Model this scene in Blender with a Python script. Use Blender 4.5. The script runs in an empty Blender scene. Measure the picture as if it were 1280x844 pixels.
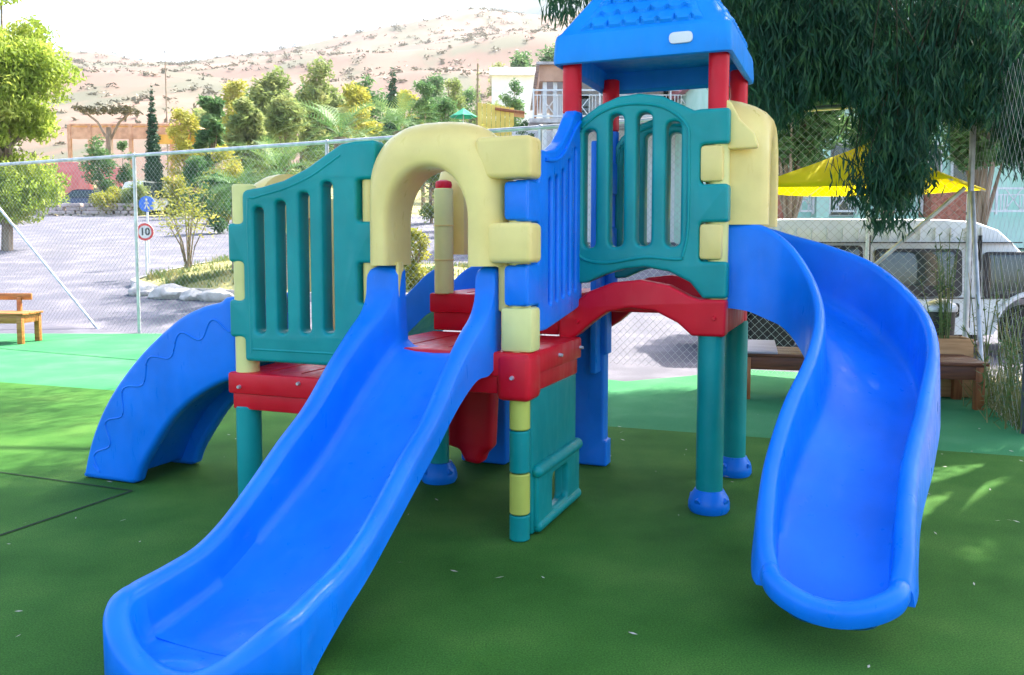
import bpy, bmesh, math, random
import numpy as np
from mathutils import Vector, Matrix, noise
R = math.radians
PI = math.pi
random.seed(7)
rng = np.random.default_rng(7)
SC = bpy.context.scene
COL = SC.collection

# ------------------------------------------------------------------ camera, sky, sun, exposure
CAM_H, PITCH, FPX = 1.4, R(4), 1060.0
cam_d = bpy.data.cameras.new('camera')
cam = bpy.data.objects.new('camera', cam_d); COL.objects.link(cam)
cam.location = (0, 0, CAM_H)
cam.rotation_euler = (R(90) - PITCH, 0, 0)
cam_d.sensor_width = 36
cam_d.lens = FPX / 1280 * 36
cam_d.shift_y = -38 / 1280
cam_d.clip_start = 0.05
cam_d.clip_end = 9000
SC.camera = cam

SUN_EL, SUN_AZ = R(50), R(40)            # azimuth measured from +Y towards +X
sun_dir = Vector((math.sin(SUN_AZ) * math.cos(SUN_EL), math.cos(SUN_AZ) * math.cos(SUN_EL), math.sin(SUN_EL)))
world = bpy.data.worlds.new('World'); SC.world = world
world.use_nodes = True
wn = world.node_tree.nodes; wn.clear()
wo = wn.new('ShaderNodeOutputWorld'); wb = wn.new('ShaderNodeBackground'); sky = wn.new('ShaderNodeTexSky')
sky.sky_type = 'NISHITA'; sky.sun_disc = False
sky.sun_elevation = SUN_EL; sky.sun_rotation = SUN_AZ
sky.air_density = 1.0; sky.dust_density = 3.5; sky.ozone_density = 1.0
wb.inputs['Strength'].default_value = 0.15
world.node_tree.links.new(sky.outputs[0], wb.inputs[0]); world.node_tree.links.new(wb.outputs[0], wo.inputs[0])
sl = bpy.data.lights.new('sun', 'SUN'); sl.energy = 3.8; sl.angle = R(0.6); sl.color = (1, .93, .80)
so = bpy.data.objects.new('sun', sl); COL.objects.link(so)
so.rotation_euler = sun_dir.to_track_quat('Z', 'Y').to_euler()
SC.view_settings.view_transform = 'Standard'
SC.view_settings.look = 'None'
SC.view_settings.exposure = 2.12
SC.view_settings.gamma = 1
SC.cycles.max_bounces = 8
SC.cycles.transparent_max_bounces = 16

# ------------------------------------------------------------------ materials
def nt(name):
    m = bpy.data.materials.new(name); m.use_nodes = True
    n = m.node_tree; return m, n, n.nodes['Principled BSDF']
def noisy(name, c1, c2, scale=5, rough=.6, bump=0, bscale=60, detail=4, spec=.5, lo=.35, hi=.65, coat=0, c3=None, metal=0, trans=0, stretch=None):
    m, n, p = nt(name)
    tc = n.nodes.new('ShaderNodeTexCoord'); src = tc.outputs['Object']
    if stretch:
        mp = n.nodes.new('ShaderNodeMapping'); mp.inputs['Scale'].default_value = stretch
        n.links.new(src, mp.inputs[0]); src = mp.outputs[0]
    t = n.nodes.new('ShaderNodeTexNoise'); t.inputs['Scale'].default_value = scale; t.inputs['Detail'].default_value = detail
    n.links.new(src, t.inputs['Vector'])
    r = n.nodes.new('ShaderNodeValToRGB'); r.color_ramp.elements[0].position = lo; r.color_ramp.elements[1].position = hi
    r.color_ramp.elements[0].color = (*c1, 1); r.color_ramp.elements[1].color = (*c2, 1)
    if c3: e = r.color_ramp.elements.new((lo + hi) / 2); e.color = (*c3, 1)
    n.links.new(t.outputs['Fac'], r.inputs[0]); n.links.new(r.outputs[0], p.inputs['Base Color'])
    p.inputs['Roughness'].default_value = rough; p.inputs['Specular IOR Level'].default_value = spec
    p.inputs['Metallic'].default_value = metal
    if coat: p.inputs['Coat Weight'].default_value = coat; p.inputs['Coat Roughness'].default_value = .12
    if bump:
        t2 = n.nodes.new('ShaderNodeTexNoise'); t2.inputs['Scale'].default_value = bscale; t2.inputs['Detail'].default_value = 3
        n.links.new(src, t2.inputs['Vector'])
        b = n.nodes.new('ShaderNodeBump'); b.inputs['Strength'].default_value = bump; b.inputs['Distance'].default_value = .01
        n.links.new(t2.outputs['Fac'], b.inputs['Height']); n.links.new(b.outputs[0], p.inputs['Normal'])
    if trans:
        tr = n.nodes.new('ShaderNodeBsdfTranslucent'); mx = n.nodes.new('ShaderNodeMixShader'); mx.inputs[0].default_value = trans
        n.links.new(r.outputs[0], tr.inputs[0]); n.links.new(p.outputs[0], mx.inputs[1]); n.links.new(tr.outputs[0], mx.inputs[2])
        n.links.new(mx.outputs[0], n.nodes['Material Output'].inputs[0])
    return m
def plastic(name, c, rough=.38):
    """moulded polyethylene: slightly uneven colour, scuffs in the gloss, soft orange peel"""
    m, n, p = nt(name)
    tc = n.nodes.new('ShaderNodeTexCoord')
    t = n.nodes.new('ShaderNodeTexNoise'); t.inputs['Scale'].default_value = 3.5; t.inputs['Detail'].default_value = 6
    n.links.new(tc.outputs['Object'], t.inputs['Vector'])
    r = n.nodes.new('ShaderNodeValToRGB'); r.color_ramp.elements[0].position = .3; r.color_ramp.elements[1].position = .75
    r.color_ramp.elements[0].color = (*[x * .82 for x in c], 1)
    r.color_ramp.elements[1].color = (*[min(1, x * 1.06 + .006) for x in c], 1)
    n.links.new(t.outputs['Fac'], r.inputs[0]); n.links.new(r.outputs[0], p.inputs['Base Color'])
    t3 = n.nodes.new('ShaderNodeTexNoise'); t3.inputs['Scale'].default_value = 22; t3.inputs['Detail'].default_value = 8
    mp = n.nodes.new('ShaderNodeMapping'); mp.inputs['Scale'].default_value = (1, 1, .3)
    n.links.new(tc.outputs['Object'], mp.inputs[0]); n.links.new(mp.outputs[0], t3.inputs['Vector'])
    mr = n.nodes.new('ShaderNodeMapRange'); mr.inputs[1].default_value = .3; mr.inputs[2].default_value = .7
    mr.inputs[3].default_value = rough - .10; mr.inputs[4].default_value = rough + .14
    n.links.new(t3.outputs['Fac'], mr.inputs[0]); n.links.new(mr.outputs[0], p.inputs['Roughness'])
    p.inputs['Specular IOR Level'].default_value = .30
    t4 = n.nodes.new('ShaderNodeTexNoise'); t4.inputs['Scale'].default_value = 30; t4.inputs['Detail'].default_value = 6; t4.inputs['Roughness'].default_value = .7
    mp4 = n.nodes.new('ShaderNodeMapping'); mp4.inputs['Scale'].default_value = (3.2, .35, .6); mp4.inputs['Rotation'].default_value = (0, 0, .15)
    n.links.new(tc.outputs['Object'], mp4.inputs[0]); n.links.new(mp4.outputs[0], t4.inputs['Vector'])
    r4 = n.nodes.new('ShaderNodeValToRGB'); r4.color_ramp.elements[0].position = .60; r4.color_ramp.elements[1].position = .78
    r4.color_ramp.elements[0].color = (0, 0, 0, 1); r4.color_ramp.elements[1].color = (.5, .5, .5, 1)
    mx4 = n.nodes.new('ShaderNodeMixRGB'); mx4.inputs[2].default_value = (*[min(1, x * .85 + .055) for x in c], 1)
    n.links.new(t4.outputs['Fac'], r4.inputs[0]); n.links.new(r4.outputs[0], mx4.inputs[0]); n.links.new(r.outputs[0], mx4.inputs[1]); n.links.new(mx4.outputs[0], p.inputs['Base Color'])
    t2 = n.nodes.new('ShaderNodeTexNoise'); t2.inputs['Scale'].default_value = 9; t2.inputs['Detail'].default_value = 2
    n.links.new(tc.outputs['Object'], t2.inputs['Vector'])
    b = n.nodes.new('ShaderNodeBump'); b.inputs['Strength'].default_value = .25; b.inputs['Distance'].default_value = .01
    n.links.new(t2.outputs['Fac'], b.inputs['Height']); n.links.new(b.outputs[0], p.inputs['Normal'])
    return m
M = dict(
    blue=plastic('blue_plastic', (.0, .205, .86), .36),
    roofblue=plastic('roof_blue_plastic', (.0, .29, .88), .5),
    teal=plastic('teal_plastic', (.0, .31, .30)),
    red=plastic('red_plastic', (.74, .002, .02)),
    yellow=plastic('cream_plastic', (.99, .74, .25), .34),
    lime=plastic('lime_yellow_plastic', (.62, .64, .12)), cream=plastic('pale_yellow_plastic', (.88, .80, .30)),
    white=noisy('white_paint', (.72, .73, .72), (.82, .82, .80), 2, .45),
    galv=noisy('galvanised_steel', (.42, .44, .46), (.62, .64, .66), 8, .42, metal=.6),
    wire=noisy('galvanised_wire', (.40, .42, .42), (.55, .57, .56), 8, .5, metal=.3),
    darksteel=noisy('dark_painted_steel', (.06, .065, .09), (.11, .115, .15), 5, .5),
    wood_light=noisy('orange_varnished_wood', (.36, .12, .025), (.54, .22, .055), 3, .45, bump=.2, bscale=40, stretch=(1, 12, 12)),
    wood_dark=noisy('dark_brown_wood', (.07, .018, .008), (.17, .05, .018), 3, .45, bump=.3, bscale=40, stretch=(1, 12, 12)),
    wood_grey=noisy('weathered_board', (.30, .25, .30), (.42, .37, .42), 3, .4, bump=.3, bscale=40, stretch=(1, 12, 12)),
    wood_mid=noisy('red_brown_wood', (.22, .06, .015), (.38, .13, .04), 3, .5, bump=.3, bscale=40, stretch=(12, 12, 1)),
    fabric=noisy('yellow_canvas', (.90, .80, .0), (.97, .90, .01), 2, .8, trans=.65),
    vanpaint=noisy('white_van_paint', (.74, .80, .84), (.84, .89, .92), 3, .3, coat=.5),
    vandark=noisy('black_trim', (.01, .01, .012), (.03, .03, .033), 8, .5),
    tyre=noisy('tyre_rubber', (.012, .012, .013), (.03, .03, .03), 20, .8, bump=.4),
    bark=noisy('bark', (.16, .11, .07), (.34, .27, .20), 6, .9, bump=.6, bscale=25, stretch=(1, 1, .25)),
    brick=noisy('red_brick', (.30, .09, .05), (.50, .22, .15), 14, .9, bump=.5, bscale=30),
    mint=noisy('mint_render', (.45, .72, .58), (.55, .80, .68), 1.5, .8),
    housewhite=noisy('white_render', (.72, .70, .71), (.82, .80, .80), 1.2, .8),
    tan=noisy('tan_roof', (.45, .24, .15), (.62, .36, .24), 2, .8),
    pinkwall=noisy('pink_render', (.62, .16, .17), (.74, .25, .24), 2, .8),
    stone=noisy('pale_stone', (.42, .38, .36), (.66, .62, .60), 5, .9, bump=.8, bscale=9),
    greenfab=noisy('green_canvas', (.02, .35, .20), (.04, .45, .28), 2, .8, trans=.3),
)
def glass_mat():
    m, n, p = nt('dark_window_glass')
    p.inputs['Base Color'].default_value = (.03, .05, .05, 1); p.inputs['Roughness'].default_value = .04
    p.inputs['Specular IOR Level'].default_value = .9
    return m
M['glass'] = glass_mat()
def foliage(name, c1, c2, c3, trans=.35, scale=1.2):
    return noisy(name, c1, c2, scale, .55, detail=5, c3=c3, trans=trans, spec=.3, lo=.3, hi=.7)
F = dict(
    euca=foliage('blue_green_leaves', (.014, .065, .040), (.07, .18, .06), (.025, .10, .055), .38, 8),
    lime=foliage('lime_leaves', (.16, .26, .03), (.50, .54, .12), (.32, .42, .06), .5, .8),
    olive=foliage('olive_leaves', (.13, .20, .06), (.38, .40, .16), (.24, .31, .10), .45, .5),
    green=foliage('green_leaves', (.05, .15, .05), (.18, .29, .09), (.10, .21, .07), .4, .6),
    pine=foliage('pine_needles', (.012, .06, .03), (.05, .13, .06), (.03, .09, .045), .15, .8),
    yellow=foliage('yellow_green_leaves', (.25, .28, .04), (.55, .48, .10), (.38, .38, .06), .4, .9),
    palm=foliage('palm_leaves', (.06, .16, .05), (.30, .38, .14), (.14, .26, .09), .35, .8),
    scrub=foliage('grey_scrub', (.08, .08, .04), (.2, .17, .1), (.13, .12, .07), .1, .1),
    dry=foliage('dry_stems', (.35, .28, .12), (.55, .45, .22), (.12, .2, .05), .3, 3),
)

# ------------------------------------------------------------------ mesh helpers
def link(name, me, mat=None, parent=None, smooth=True, angle=40):
    if mat: me.materials.append(mat)
    if smooth:
        me.polygons.foreach_set('use_smooth', [True] * len(me.polygons))
        me.set_sharp_from_angle(angle=R(angle))
    me.name = name
    o = bpy.data.objects.new(name, me); COL.objects.link(o)
    if parent: o.parent = parent
    return o
def tag(o, label=None, cat=None, group=None, kind=None):
    if label: o['label'] = label
    if cat: o['category'] = cat
    if group: o['group'] = group
    if kind: o['kind'] = kind
    return o
def thing(name, loc=(0, 0, 0), rz=0):
    o = bpy.data.objects.new(name, None); COL.objects.link(o)
    o.location = loc; o.rotation_euler = (0, 0, rz); o.empty_display_size = .1
    return o
class MB:
    def __init__(s): s.bm = bmesh.new()
    def box(s, c, d, bev=0, rot=None, seg=2):
        r = bmesh.ops.create_cube(s.bm, size=1)
        vs = r['verts']
        bmesh.ops.scale(s.bm, vec=d, verts=vs)
        if bev:
            es = list({e for v in vs for e in v.link_edges})
            rr = bmesh.ops.bevel(s.bm, geom=es, offset=bev, segments=seg, profile=.5, affect='EDGES')
            vs = list({v for f in rr['faces'] for v in f.verts} | {v for v in vs if v.is_valid})
        mtx = Matrix.Translation(c)
        if rot is not None: mtx = mtx @ rot
        bmesh.ops.transform(s.bm, matrix=mtx, verts=vs)
        return s
    def b2(s, lo, hi, bev=0):
        return s.box([(a + b) / 2 for a, b in zip(lo, hi)], [b - a for a, b in zip(lo, hi)], bev)
    def cyl(s, p, q, r1, r2=None, seg=20, cap=True):
        p, q = Vector(p), Vector(q); d = q - p
        m = Matrix.Translation((p + q) / 2) @ d.to_track_quat('Z', 'Y').to_matrix().to_4x4()
        bmesh.ops.create_cone(s.bm, cap_ends=cap, segments=seg, radius1=r1, radius2=r1 if r2 is None else r2, depth=d.length, matrix=m)
        return s
    def sph(s, c, r, sc=(1, 1, 1), u=20, v=12):
        m = Matrix.Translation(c) @ Matrix.Diagonal((*sc, 1))
        bmesh.ops.create_uvsphere(s.bm, u_segments=u, v_segments=v, radius=r, matrix=m); return s
    def lathe(s, c, prof, seg=28):
        rings = []
        for r, z in prof:
            rings.append([s.bm.verts.new((c[0] + r * math.cos(2 * PI * k / seg), c[1] + r * math.sin(2 * PI * k / seg), c[2] + z)) for k in range(seg)])
        for a, b in zip(rings, rings[1:]):
            for k in range(seg): s.bm.faces.new((a[k], a[(k + 1) % seg], b[(k + 1) % seg], b[k]))
        s.bm.faces.new(rings[0][::-1]); s.bm.faces.new(rings[-1]); return s
    def tube(s, pts, r, seg=8):
        pts = [Vector(p) for p in pts]; n = len(pts); rings = []
        for i, p in enumerate(pts):
            t = (pts[min(i + 1, n - 1)] - pts[max(i - 1, 0)]).normalized()
            ref = Vector((0, 0, 1)) if abs(t.z) < .95 else Vector((1, 0, 0))
            a = t.cross(ref).normalized(); b = t.cross(a)
            rr = r[i] if isinstance(r, (list, tuple)) else r
            rings.append([s.bm.verts.new(p + (a * math.cos(2 * PI * k / seg) + b * math.sin(2 * PI * k / seg)) * rr) for k in range(seg)])
        for a, b in zip(rings, rings[1:]):
            for k in range(seg): s.bm.faces.new((a[k], a[(k + 1) % seg], b[(k + 1) % seg], b[k]))
        s.bm.faces.new(rings[0][::-1]); s.bm.faces.new(rings[-1]); return s
    def loft(s, rings, closed=True, caps=True):
        R_ = [[s.bm.verts.new(p) for p in r] for r in rings]; n = len(R_[0])
        for a, b in zip(R_, R_[1:]):
            for k in range(n if closed else n - 1):
                s.bm.faces.new((a[k], a[(k + 1) % n], b[(k + 1) % n], b[k]))
        if caps: s.bm.faces.new(R_[0][::-1]); s.bm.faces.new(R_[-1])
        return s
    def out(s, name, mat, parent=None, smooth=True, angle=40):
        bmesh.ops.recalc_face_normals(s.bm, faces=s.bm.faces)
        me = bpy.data.meshes.new(name); s.bm.to_mesh(me); s.bm.free()
        return link(name, me, mat, parent, smooth, angle)
def outs(m, name, mat, parent, smooth=True, angle=40):
    """like MB.out, but every separate piece of the mesh becomes a part of its own"""
    bm = m.bm; bmesh.ops.recalc_face_normals(bm, faces=bm.faces); bm.verts.ensure_lookup_table(); bm.verts.index_update()
    seen = set(); res = []
    for v0 in bm.verts:
        if v0.index in seen: continue
        st = [v0]; isl_ = []; seen.add(v0.index)
        while st:
            v = st.pop(); isl_.append(v)
            for e in v.link_edges:
                o = e.other_vert(v)
                if o.index not in seen: seen.add(o.index); st.append(o)
        ix = {v.index: i for i, v in enumerate(isl_)}; fs = {f for v in isl_ for f in v.link_faces}
        me = bpy.data.meshes.new(name); me.from_pydata([tuple(v.co) for v in isl_], [], [[ix[v.index] for v in f.verts] for f in fs])
        res.append(link(name, me, mat, parent, smooth, angle))
    bm.free(); return res
def rnd(pts, r, seg=5):
    """round the corners of a polygon; a point may carry its own radius as a third value"""
    out = []; n = len(pts)
    for i in range(n):
        p = Vector(pts[i][:2]); a = Vector(pts[i - 1][:2]); b = Vector(pts[(i + 1) % n][:2])
        rr = pts[i][2] if len(pts[i]) > 2 else r
        da, db = (a - p), (b - p); la, lb = da.length, db.length
        if rr <= 0 or la < 1e-6 or lb < 1e-6: out.append(tuple(p)); continue
        ang = da.angle(db)
        if ang > R(172): out.append(tuple(p)); continue
        t = min(rr / math.tan(ang / 2), la * .49, lb * .49)
        p0 = p + da.normalized() * t; p1 = p + db.normalized() * t
        for k in range(seg + 1):
            q = k / seg; out.append(tuple(p0.lerp(p, q).lerp(p.lerp(p1, q), q)))
    return out
def slot(x0, x1, z0, z1, r=None, tilt=0):
    r = r or (x1 - x0) / 2 * .98
    return rnd([(x0, z0), (x1, z0), (x1, z1), (x0, z1)], r, 6)
def plate(name, outline, holes, thick, bev, mtx, mat, parent, res=3):
    """extruded 2-D outline with holes and rounded edges, placed by a matrix (local x,y -> plane, z -> thickness)"""
    cu = bpy.data.curves.new(name, 'CURVE'); cu.dimensions = '2D'; cu.fill_mode = 'BOTH'
    cu.extrude = max(thick / 2 - bev, .0005); cu.bevel_depth = bev; cu.bevel_resolution = res; cu.offset = -bev
    for loop in [outline] + holes:
        sp = cu.splines.new('POLY'); sp.points.add(len(loop) - 1); sp.use_cyclic_u = True
        for pt, q in zip(sp.points, loop): pt.co = (q[0], q[1], 0, 1)
    o = bpy.data.objects.new(name, cu); COL.objects.link(o)
    dg = bpy.context.evaluated_depsgraph_get(); dg.update()
    me = bpy.data.meshes.new_from_object(o.evaluated_get(dg))
    bpy.data.objects.remove(o); bpy.data.curves.remove(cu)
    me.transform(mtx)
    if mtx.determinant() < 0: me.flip_normals()
    me.materials.clear()
    bm = bmesh.new(); bm.from_mesh(me); bmesh.ops.remove_doubles(bm, verts=bm.verts, dist=1e-5); bm.to_mesh(me); bm.free()
    return link(name, me, mat, parent, True, 35)
def plane_ab(b): return Matrix(((1, 0, 0, 0), (0, 0, -1, b), (0, 1, 0, 0), (0, 0, 0, 1)))      # (a, z) drawn on the plane y=b
def plane_ba(a): return Matrix(((0, 0, 1, a), (1, 0, 0, 0), (0, 1, 0, 0), (0, 0, 0, 1)))       # (b, z) drawn on the plane x=a
def flat(z): return Matrix.Translation((0, 0, z))
def catmull(P, m):
    P = [np.array(p, float) for p in P]; out = []; n = len(P)
    for i in range(n - 1):
        p0 = P[max(i - 1, 0)]; p1 = P[i]; p2 = P[i + 1]; p3 = P[min(i + 2, n - 1)]
        for k in range(m):
            t = k / m
            out.append(.5 * ((2 * p1) + (-p0 + p2) * t + (2 * p0 - 5 * p1 + 4 * p2 - p3) * t * t + (-p0 + 3 * p1 - 3 * p2 + p3) * t ** 3))
    out.append(P[-1]); return out
def quads(name, V, mat, parent=None, n=4):
    """V: (k, n, 3) array of loose n-gons (leaves)"""
    k = len(V); me = bpy.data.meshes.new(name)
    me.vertices.add(k * n); me.vertices.foreach_set('co', V.reshape(-1).astype(np.float32))
    me.loops.add(k * n); me.loops.foreach_set('vertex_index', np.arange(k * n, dtype=np.int32))
    me.polygons.add(k); me.polygons.foreach_set('loop_start', np.arange(0, k * n, n, dtype=np.int32))
    me.update(calc_edges=True); me.validate()
    return link(name, me, mat, parent, False)

# ------------------------------------------------------------------ terrain
def g(x, y):
    if y < 13: z = -.02
    elif y < 46: z = -.02 + .095 * (y - 13) * min(1, (y - 13) / 4) ** .5
    elif y < 110: z = 3.11 + (y - 46) * .06
    elif y < 700: z = 6.95 + (y - 110) * .268
    else: z = 165.1 - (y - 700) * .25
    if y > 120:
        k = min(1, (y - 120) / 200)
        z += k * (noise.noise(Vector((x * .006, y * .006, 1.3))) * 14 + noise.noise(Vector((x * .02, y * .02, 5))) * 9)
        if y < 760: z += k * .13 * max(-60, x + 150) * min(1, y / 650)
    return z
CP, SP = math.cos(PITCH), math.sin(PITCH)
def at(px, Y):          # sideways distance of a photo column at depth Y (horizon level)
    return (px - 640) / FPX * Y
def zt(py, Y):          # height of a photo row at depth Y
    q = (384 - py) / FPX; return CAM_H + Y * (-SP + q * CP) / (CP + q * SP)

def strip_mesh(name, xs, ys, f, mat):
    V = [(x, y, f(x, y)) for y in ys for x in xs]; nx = len(xs)
    Fc = [(j * nx + i, j * nx + i + 1, (j + 1) * nx + i + 1, (j + 1) * nx + i) for j in range(len(ys) - 1) for i in range(nx - 1)]
    me = bpy.data.meshes.new(name); me.from_pydata(V, [], Fc)
    return link(name, me, mat, None, True, 80)
asphalt = noisy('asphalt', (.085, .085, .12), (.155, .148, .19), 1.2, .9, bump=.5, bscale=60, c3=(.10, .098, .13))
verge = noisy('dry_grass_verge', (.22, .22, .07), (.40, .36, .14), .7, .95, bump=.5, bscale=8)
def hill_mat():
    m = noisy('scrubby_hillside', (.09, .055, .037), (.22, .135, .095), .012, .95, detail=10, c3=(.15, .088, .063), lo=.3, hi=.7)
    n = m.node_tree; p = n.nodes['Principled BSDF']; base = p.inputs['Base Color'].links[0].from_socket
    tc = n.nodes.new('ShaderNodeTexCoord'); t = n.nodes.new('ShaderNodeTexNoise'); t.inputs['Scale'].default_value = .05; t.inputs['Detail'].default_value = 8
    mp = n.nodes.new('ShaderNodeMapping'); mp.inputs['Scale'].default_value = (1, .45, 1)
    n.links.new(tc.outputs['Object'], mp.inputs[0]); n.links.new(mp.outputs[0], t.inputs['Vector'])
    r = n.nodes.new('ShaderNodeValToRGB'); r.color_ramp.elements[0].position = .47; r.color_ramp.elements[1].position = .60
    mx = n.nodes.new('ShaderNodeMixRGB'); mx.inputs[2].default_value = (.09, .09, .055, 1)
    n.links.new(t.outputs['Fac'], r.inputs[0]); n.links.new(r.outputs[0], mx.inputs[0]); n.links.new(base, mx.inputs[1]); n.links.new(mx.outputs[0], p.inputs['Base Color'])
    return m
xs = [-60, -40, -25, -15, -8, -3, 0, 3, 8, 15, 25, 40, 60]
tag(strip_mesh('road', xs, [-20, 0, 8, 13, 14, 15, 17, 20, 25, 30, 38, 43, 46], g, asphalt), kind='structure')
tag(strip_mesh('verge_ground', [x * 5 for x in xs], [46, 52, 60, 70, 85, 100, 112, 124], g, verge), kind='structure')
hx = [i * 30 for i in range(-45, 46)]; hy = [120 + i * 14 for i in range(0, 62)]
tag(strip_mesh('hillside', hx, hy, lambda x, y: g(x, y) - .05, hill_mat()), kind='structure')
def mtn(x, y):
    k = max(0, 1 - abs(y - 2500) / 1300)
    top = 590 + (x + 450) * .26
    return -60 + (top + 60 + noise.noise(Vector((x * .003, y * .003, 0))) * 60 + noise.noise(Vector((x * .01, y * .01, 3))) * 22) * k
tag(strip_mesh('mountain', [-3200 + i * 80 for i in range(96)], [1150 + i * 80 for i in range(36)], mtn,
    noisy('mountain_slope', (.07, .12, .13), (.17, .21, .20), .006, .95, detail=8)), kind='structure')
tag(strip_mesh('far_ground', [-6000, -2000, 0, 2000, 6000], [-3000, -21, -20.9, 900, 7000], lambda x, y: -62 if y > -21.5 else -.3,
    noisy('far_soil', (.3, .26, .18), (.42, .36, .25), .01, .95)), kind='structure')

# artificial turf: the near carpet and the emerald carpet beyond it, laid along the playset's own direction
def turf_mat(name, a, b, c):
    m = noisy(name, a, b, 1.6, .85, bump=.55, bscale=420, detail=8, c3=c, spec=.15, lo=.3, hi=.72)
    n = m.node_tree; p = n.nodes['Principled BSDF']; base = p.inputs['Base Color'].links[0].from_socket
    tc = n.nodes.new('ShaderNodeTexCoord'); t = n.nodes.new('ShaderNodeTexNoise'); t.inputs['Scale'].default_value = 160; t.inputs['Detail'].default_value = 5
    n.links.new(tc.outputs['Object'], t.inputs['Vector'])
    mr = n.nodes.new('ShaderNodeMapRange'); mr.inputs[1].default_value = .3; mr.inputs[2].default_value = .7; mr.inputs[3].default_value = .6; mr.inputs[4].default_value = 1.4
    mx = n.nodes.new('ShaderNodeMixRGB'); mx.blend_type = 'MULTIPLY'; mx.inputs[0].default_value = 1
    n.links.new(t.outputs['Fac'], mr.inputs[0]); n.links.new(base, mx.inputs[1]); n.links.new(mr.outputs[0], mx.inputs[2]); n.links.new(mx.outputs[0], p.inputs['Base Color'])
    return m
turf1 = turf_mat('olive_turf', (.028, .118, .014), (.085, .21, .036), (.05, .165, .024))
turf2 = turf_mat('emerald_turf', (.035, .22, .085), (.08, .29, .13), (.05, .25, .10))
def poly(name, pts, z, mat):
    from mathutils.geometry import tessellate_polygon
    P3 = [Vector((x, y, 0)) for x, y in pts]; T_ = []
    for t in tessellate_polygon([P3]):
        t = list(t); n_ = (P3[t[1]] - P3[t[0]]).cross(P3[t[2]] - P3[t[0]])
        if abs(n_.z) > 1e-9: T_.append(t if n_.z > 0 else t[::-1])
    me = bpy.data.meshes.new(name); me.from_pydata([(x, y, z) for x, y in pts], [], T_)
    return link(name, me, mat, None, False)
tb = lambda x: 6.80 - .36 * x        # seam between the two carpets
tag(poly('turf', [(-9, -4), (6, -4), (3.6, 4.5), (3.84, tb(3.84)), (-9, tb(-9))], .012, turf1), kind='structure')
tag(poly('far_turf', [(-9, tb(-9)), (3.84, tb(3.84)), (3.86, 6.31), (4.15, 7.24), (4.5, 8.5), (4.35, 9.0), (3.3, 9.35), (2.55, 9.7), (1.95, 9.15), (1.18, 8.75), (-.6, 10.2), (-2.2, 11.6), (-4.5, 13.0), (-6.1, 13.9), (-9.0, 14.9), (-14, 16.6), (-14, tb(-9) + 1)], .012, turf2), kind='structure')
tag(poly('gravel_bed', [(3.6, 4.5), (6.5, 4.0), (6.5, 9.2), (4.3, 9.0), (4.5, 8.5), (4.15, 7.24), (3.86, 6.31), (3.84, tb(3.84))], .004, noisy('gravel', (.26, .20, .15), (.5, .4, .31), 30, .95, bump=1, bscale=60)), kind='structure')

U = Vector((math.cos(R(22)), -math.sin(R(22)), 0)); Vv = Vector((math.sin(R(22)), math.cos(R(22)), 0))
def seam(name, p, q, w):
    p, q = Vector(p), Vector(q); d = (q - p).normalized(); s = Vector((-d.y, d.x, 0)) * w / 2
    return tag(poly(name, [(p + s)[:2], (q + s)[:2], (q - s)[:2], (p - s)[:2]], .0165, noisy('seam_gap', (.008, .02, .008), (.02, .04, .015), 20, 1)), kind='structure')
c0 = Vector((-2.17, 4.76, 0))
seam('turf_seam', c0, c0 - U * 5, .012); seam('turf_seam', c0, c0 - Vv * 3.2, .016)

# ------------------------------------------------------------------ the playset
S = .79
PS = thing('playset', (.037, 3.96, 0), R(-22))
tag(PS, 'big blue, red, teal and yellow plastic climbing frame with slides and a roofed tower', 'playset')
CB = {0: (0, 0), 1: (-S, 0), 2: (-2 * S, 0)}
def post(name, a, b, z0, z1, r, mat, bev=.006):
    return MB().lathe((a, b, 0), [(r - bev, z0), (r, z0 + bev), (r, z1 - bev), (r - bev, z1)]).out(name, mat, PS)
def foot(a, b):
    f = MB().lathe((a, b, 0), [(.098, .012), (.108, .03), (.108, .06), (.10, .09), (.082, .118), (.076, .13)]).out('foot', M['blue'], PS)
    k = MB()
    for i in range(4):
        t = PI / 4 + i * PI / 2 + .35
        k.cyl((a + .085 * math.cos(t), b + .085 * math.sin(t), .085), (a + .108 * math.cos(t), b + .108 * math.sin(t), .075), .017, seg=14)
    outs(k, 'foot_bolt', M['blue'], f)

# decks -------------------------------------------------------------
def deck(a0, a1, b0, b1, z, drop=.2, corners=()):
    d = MB()
    d.b2((a0, b0, z - .115), (a1, b1, z), .014)
    d.b2((a0 + .018, b0 + .018, z - drop), (a1 - .018, b1 - .018, z - .09), .01)
    for ca, cb in corners: d.box((ca, cb, z - .115), (.17, .17, .225), .03, seg=3)
    n = 4
    for i in range(1, n):       # raised tread ribs of the floor
        x = a0 + (a1 - a0) * i / n
        d.b2((x - .004, b0 + .1, z - .004), (x + .004, b1 - .1, z + .004), .002)
    return d.out('deck', M['red'], PS)
deck(-2 * S - .08, -S - .055, -.07, S + .06, .735)
deck(-S - .05, .075, -.08, S - .055, .915, .2, [(-.005, -.0)])
deck(-S - .085, -.055, S - .03, 2 * S + .06, 1.135, .22)
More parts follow.
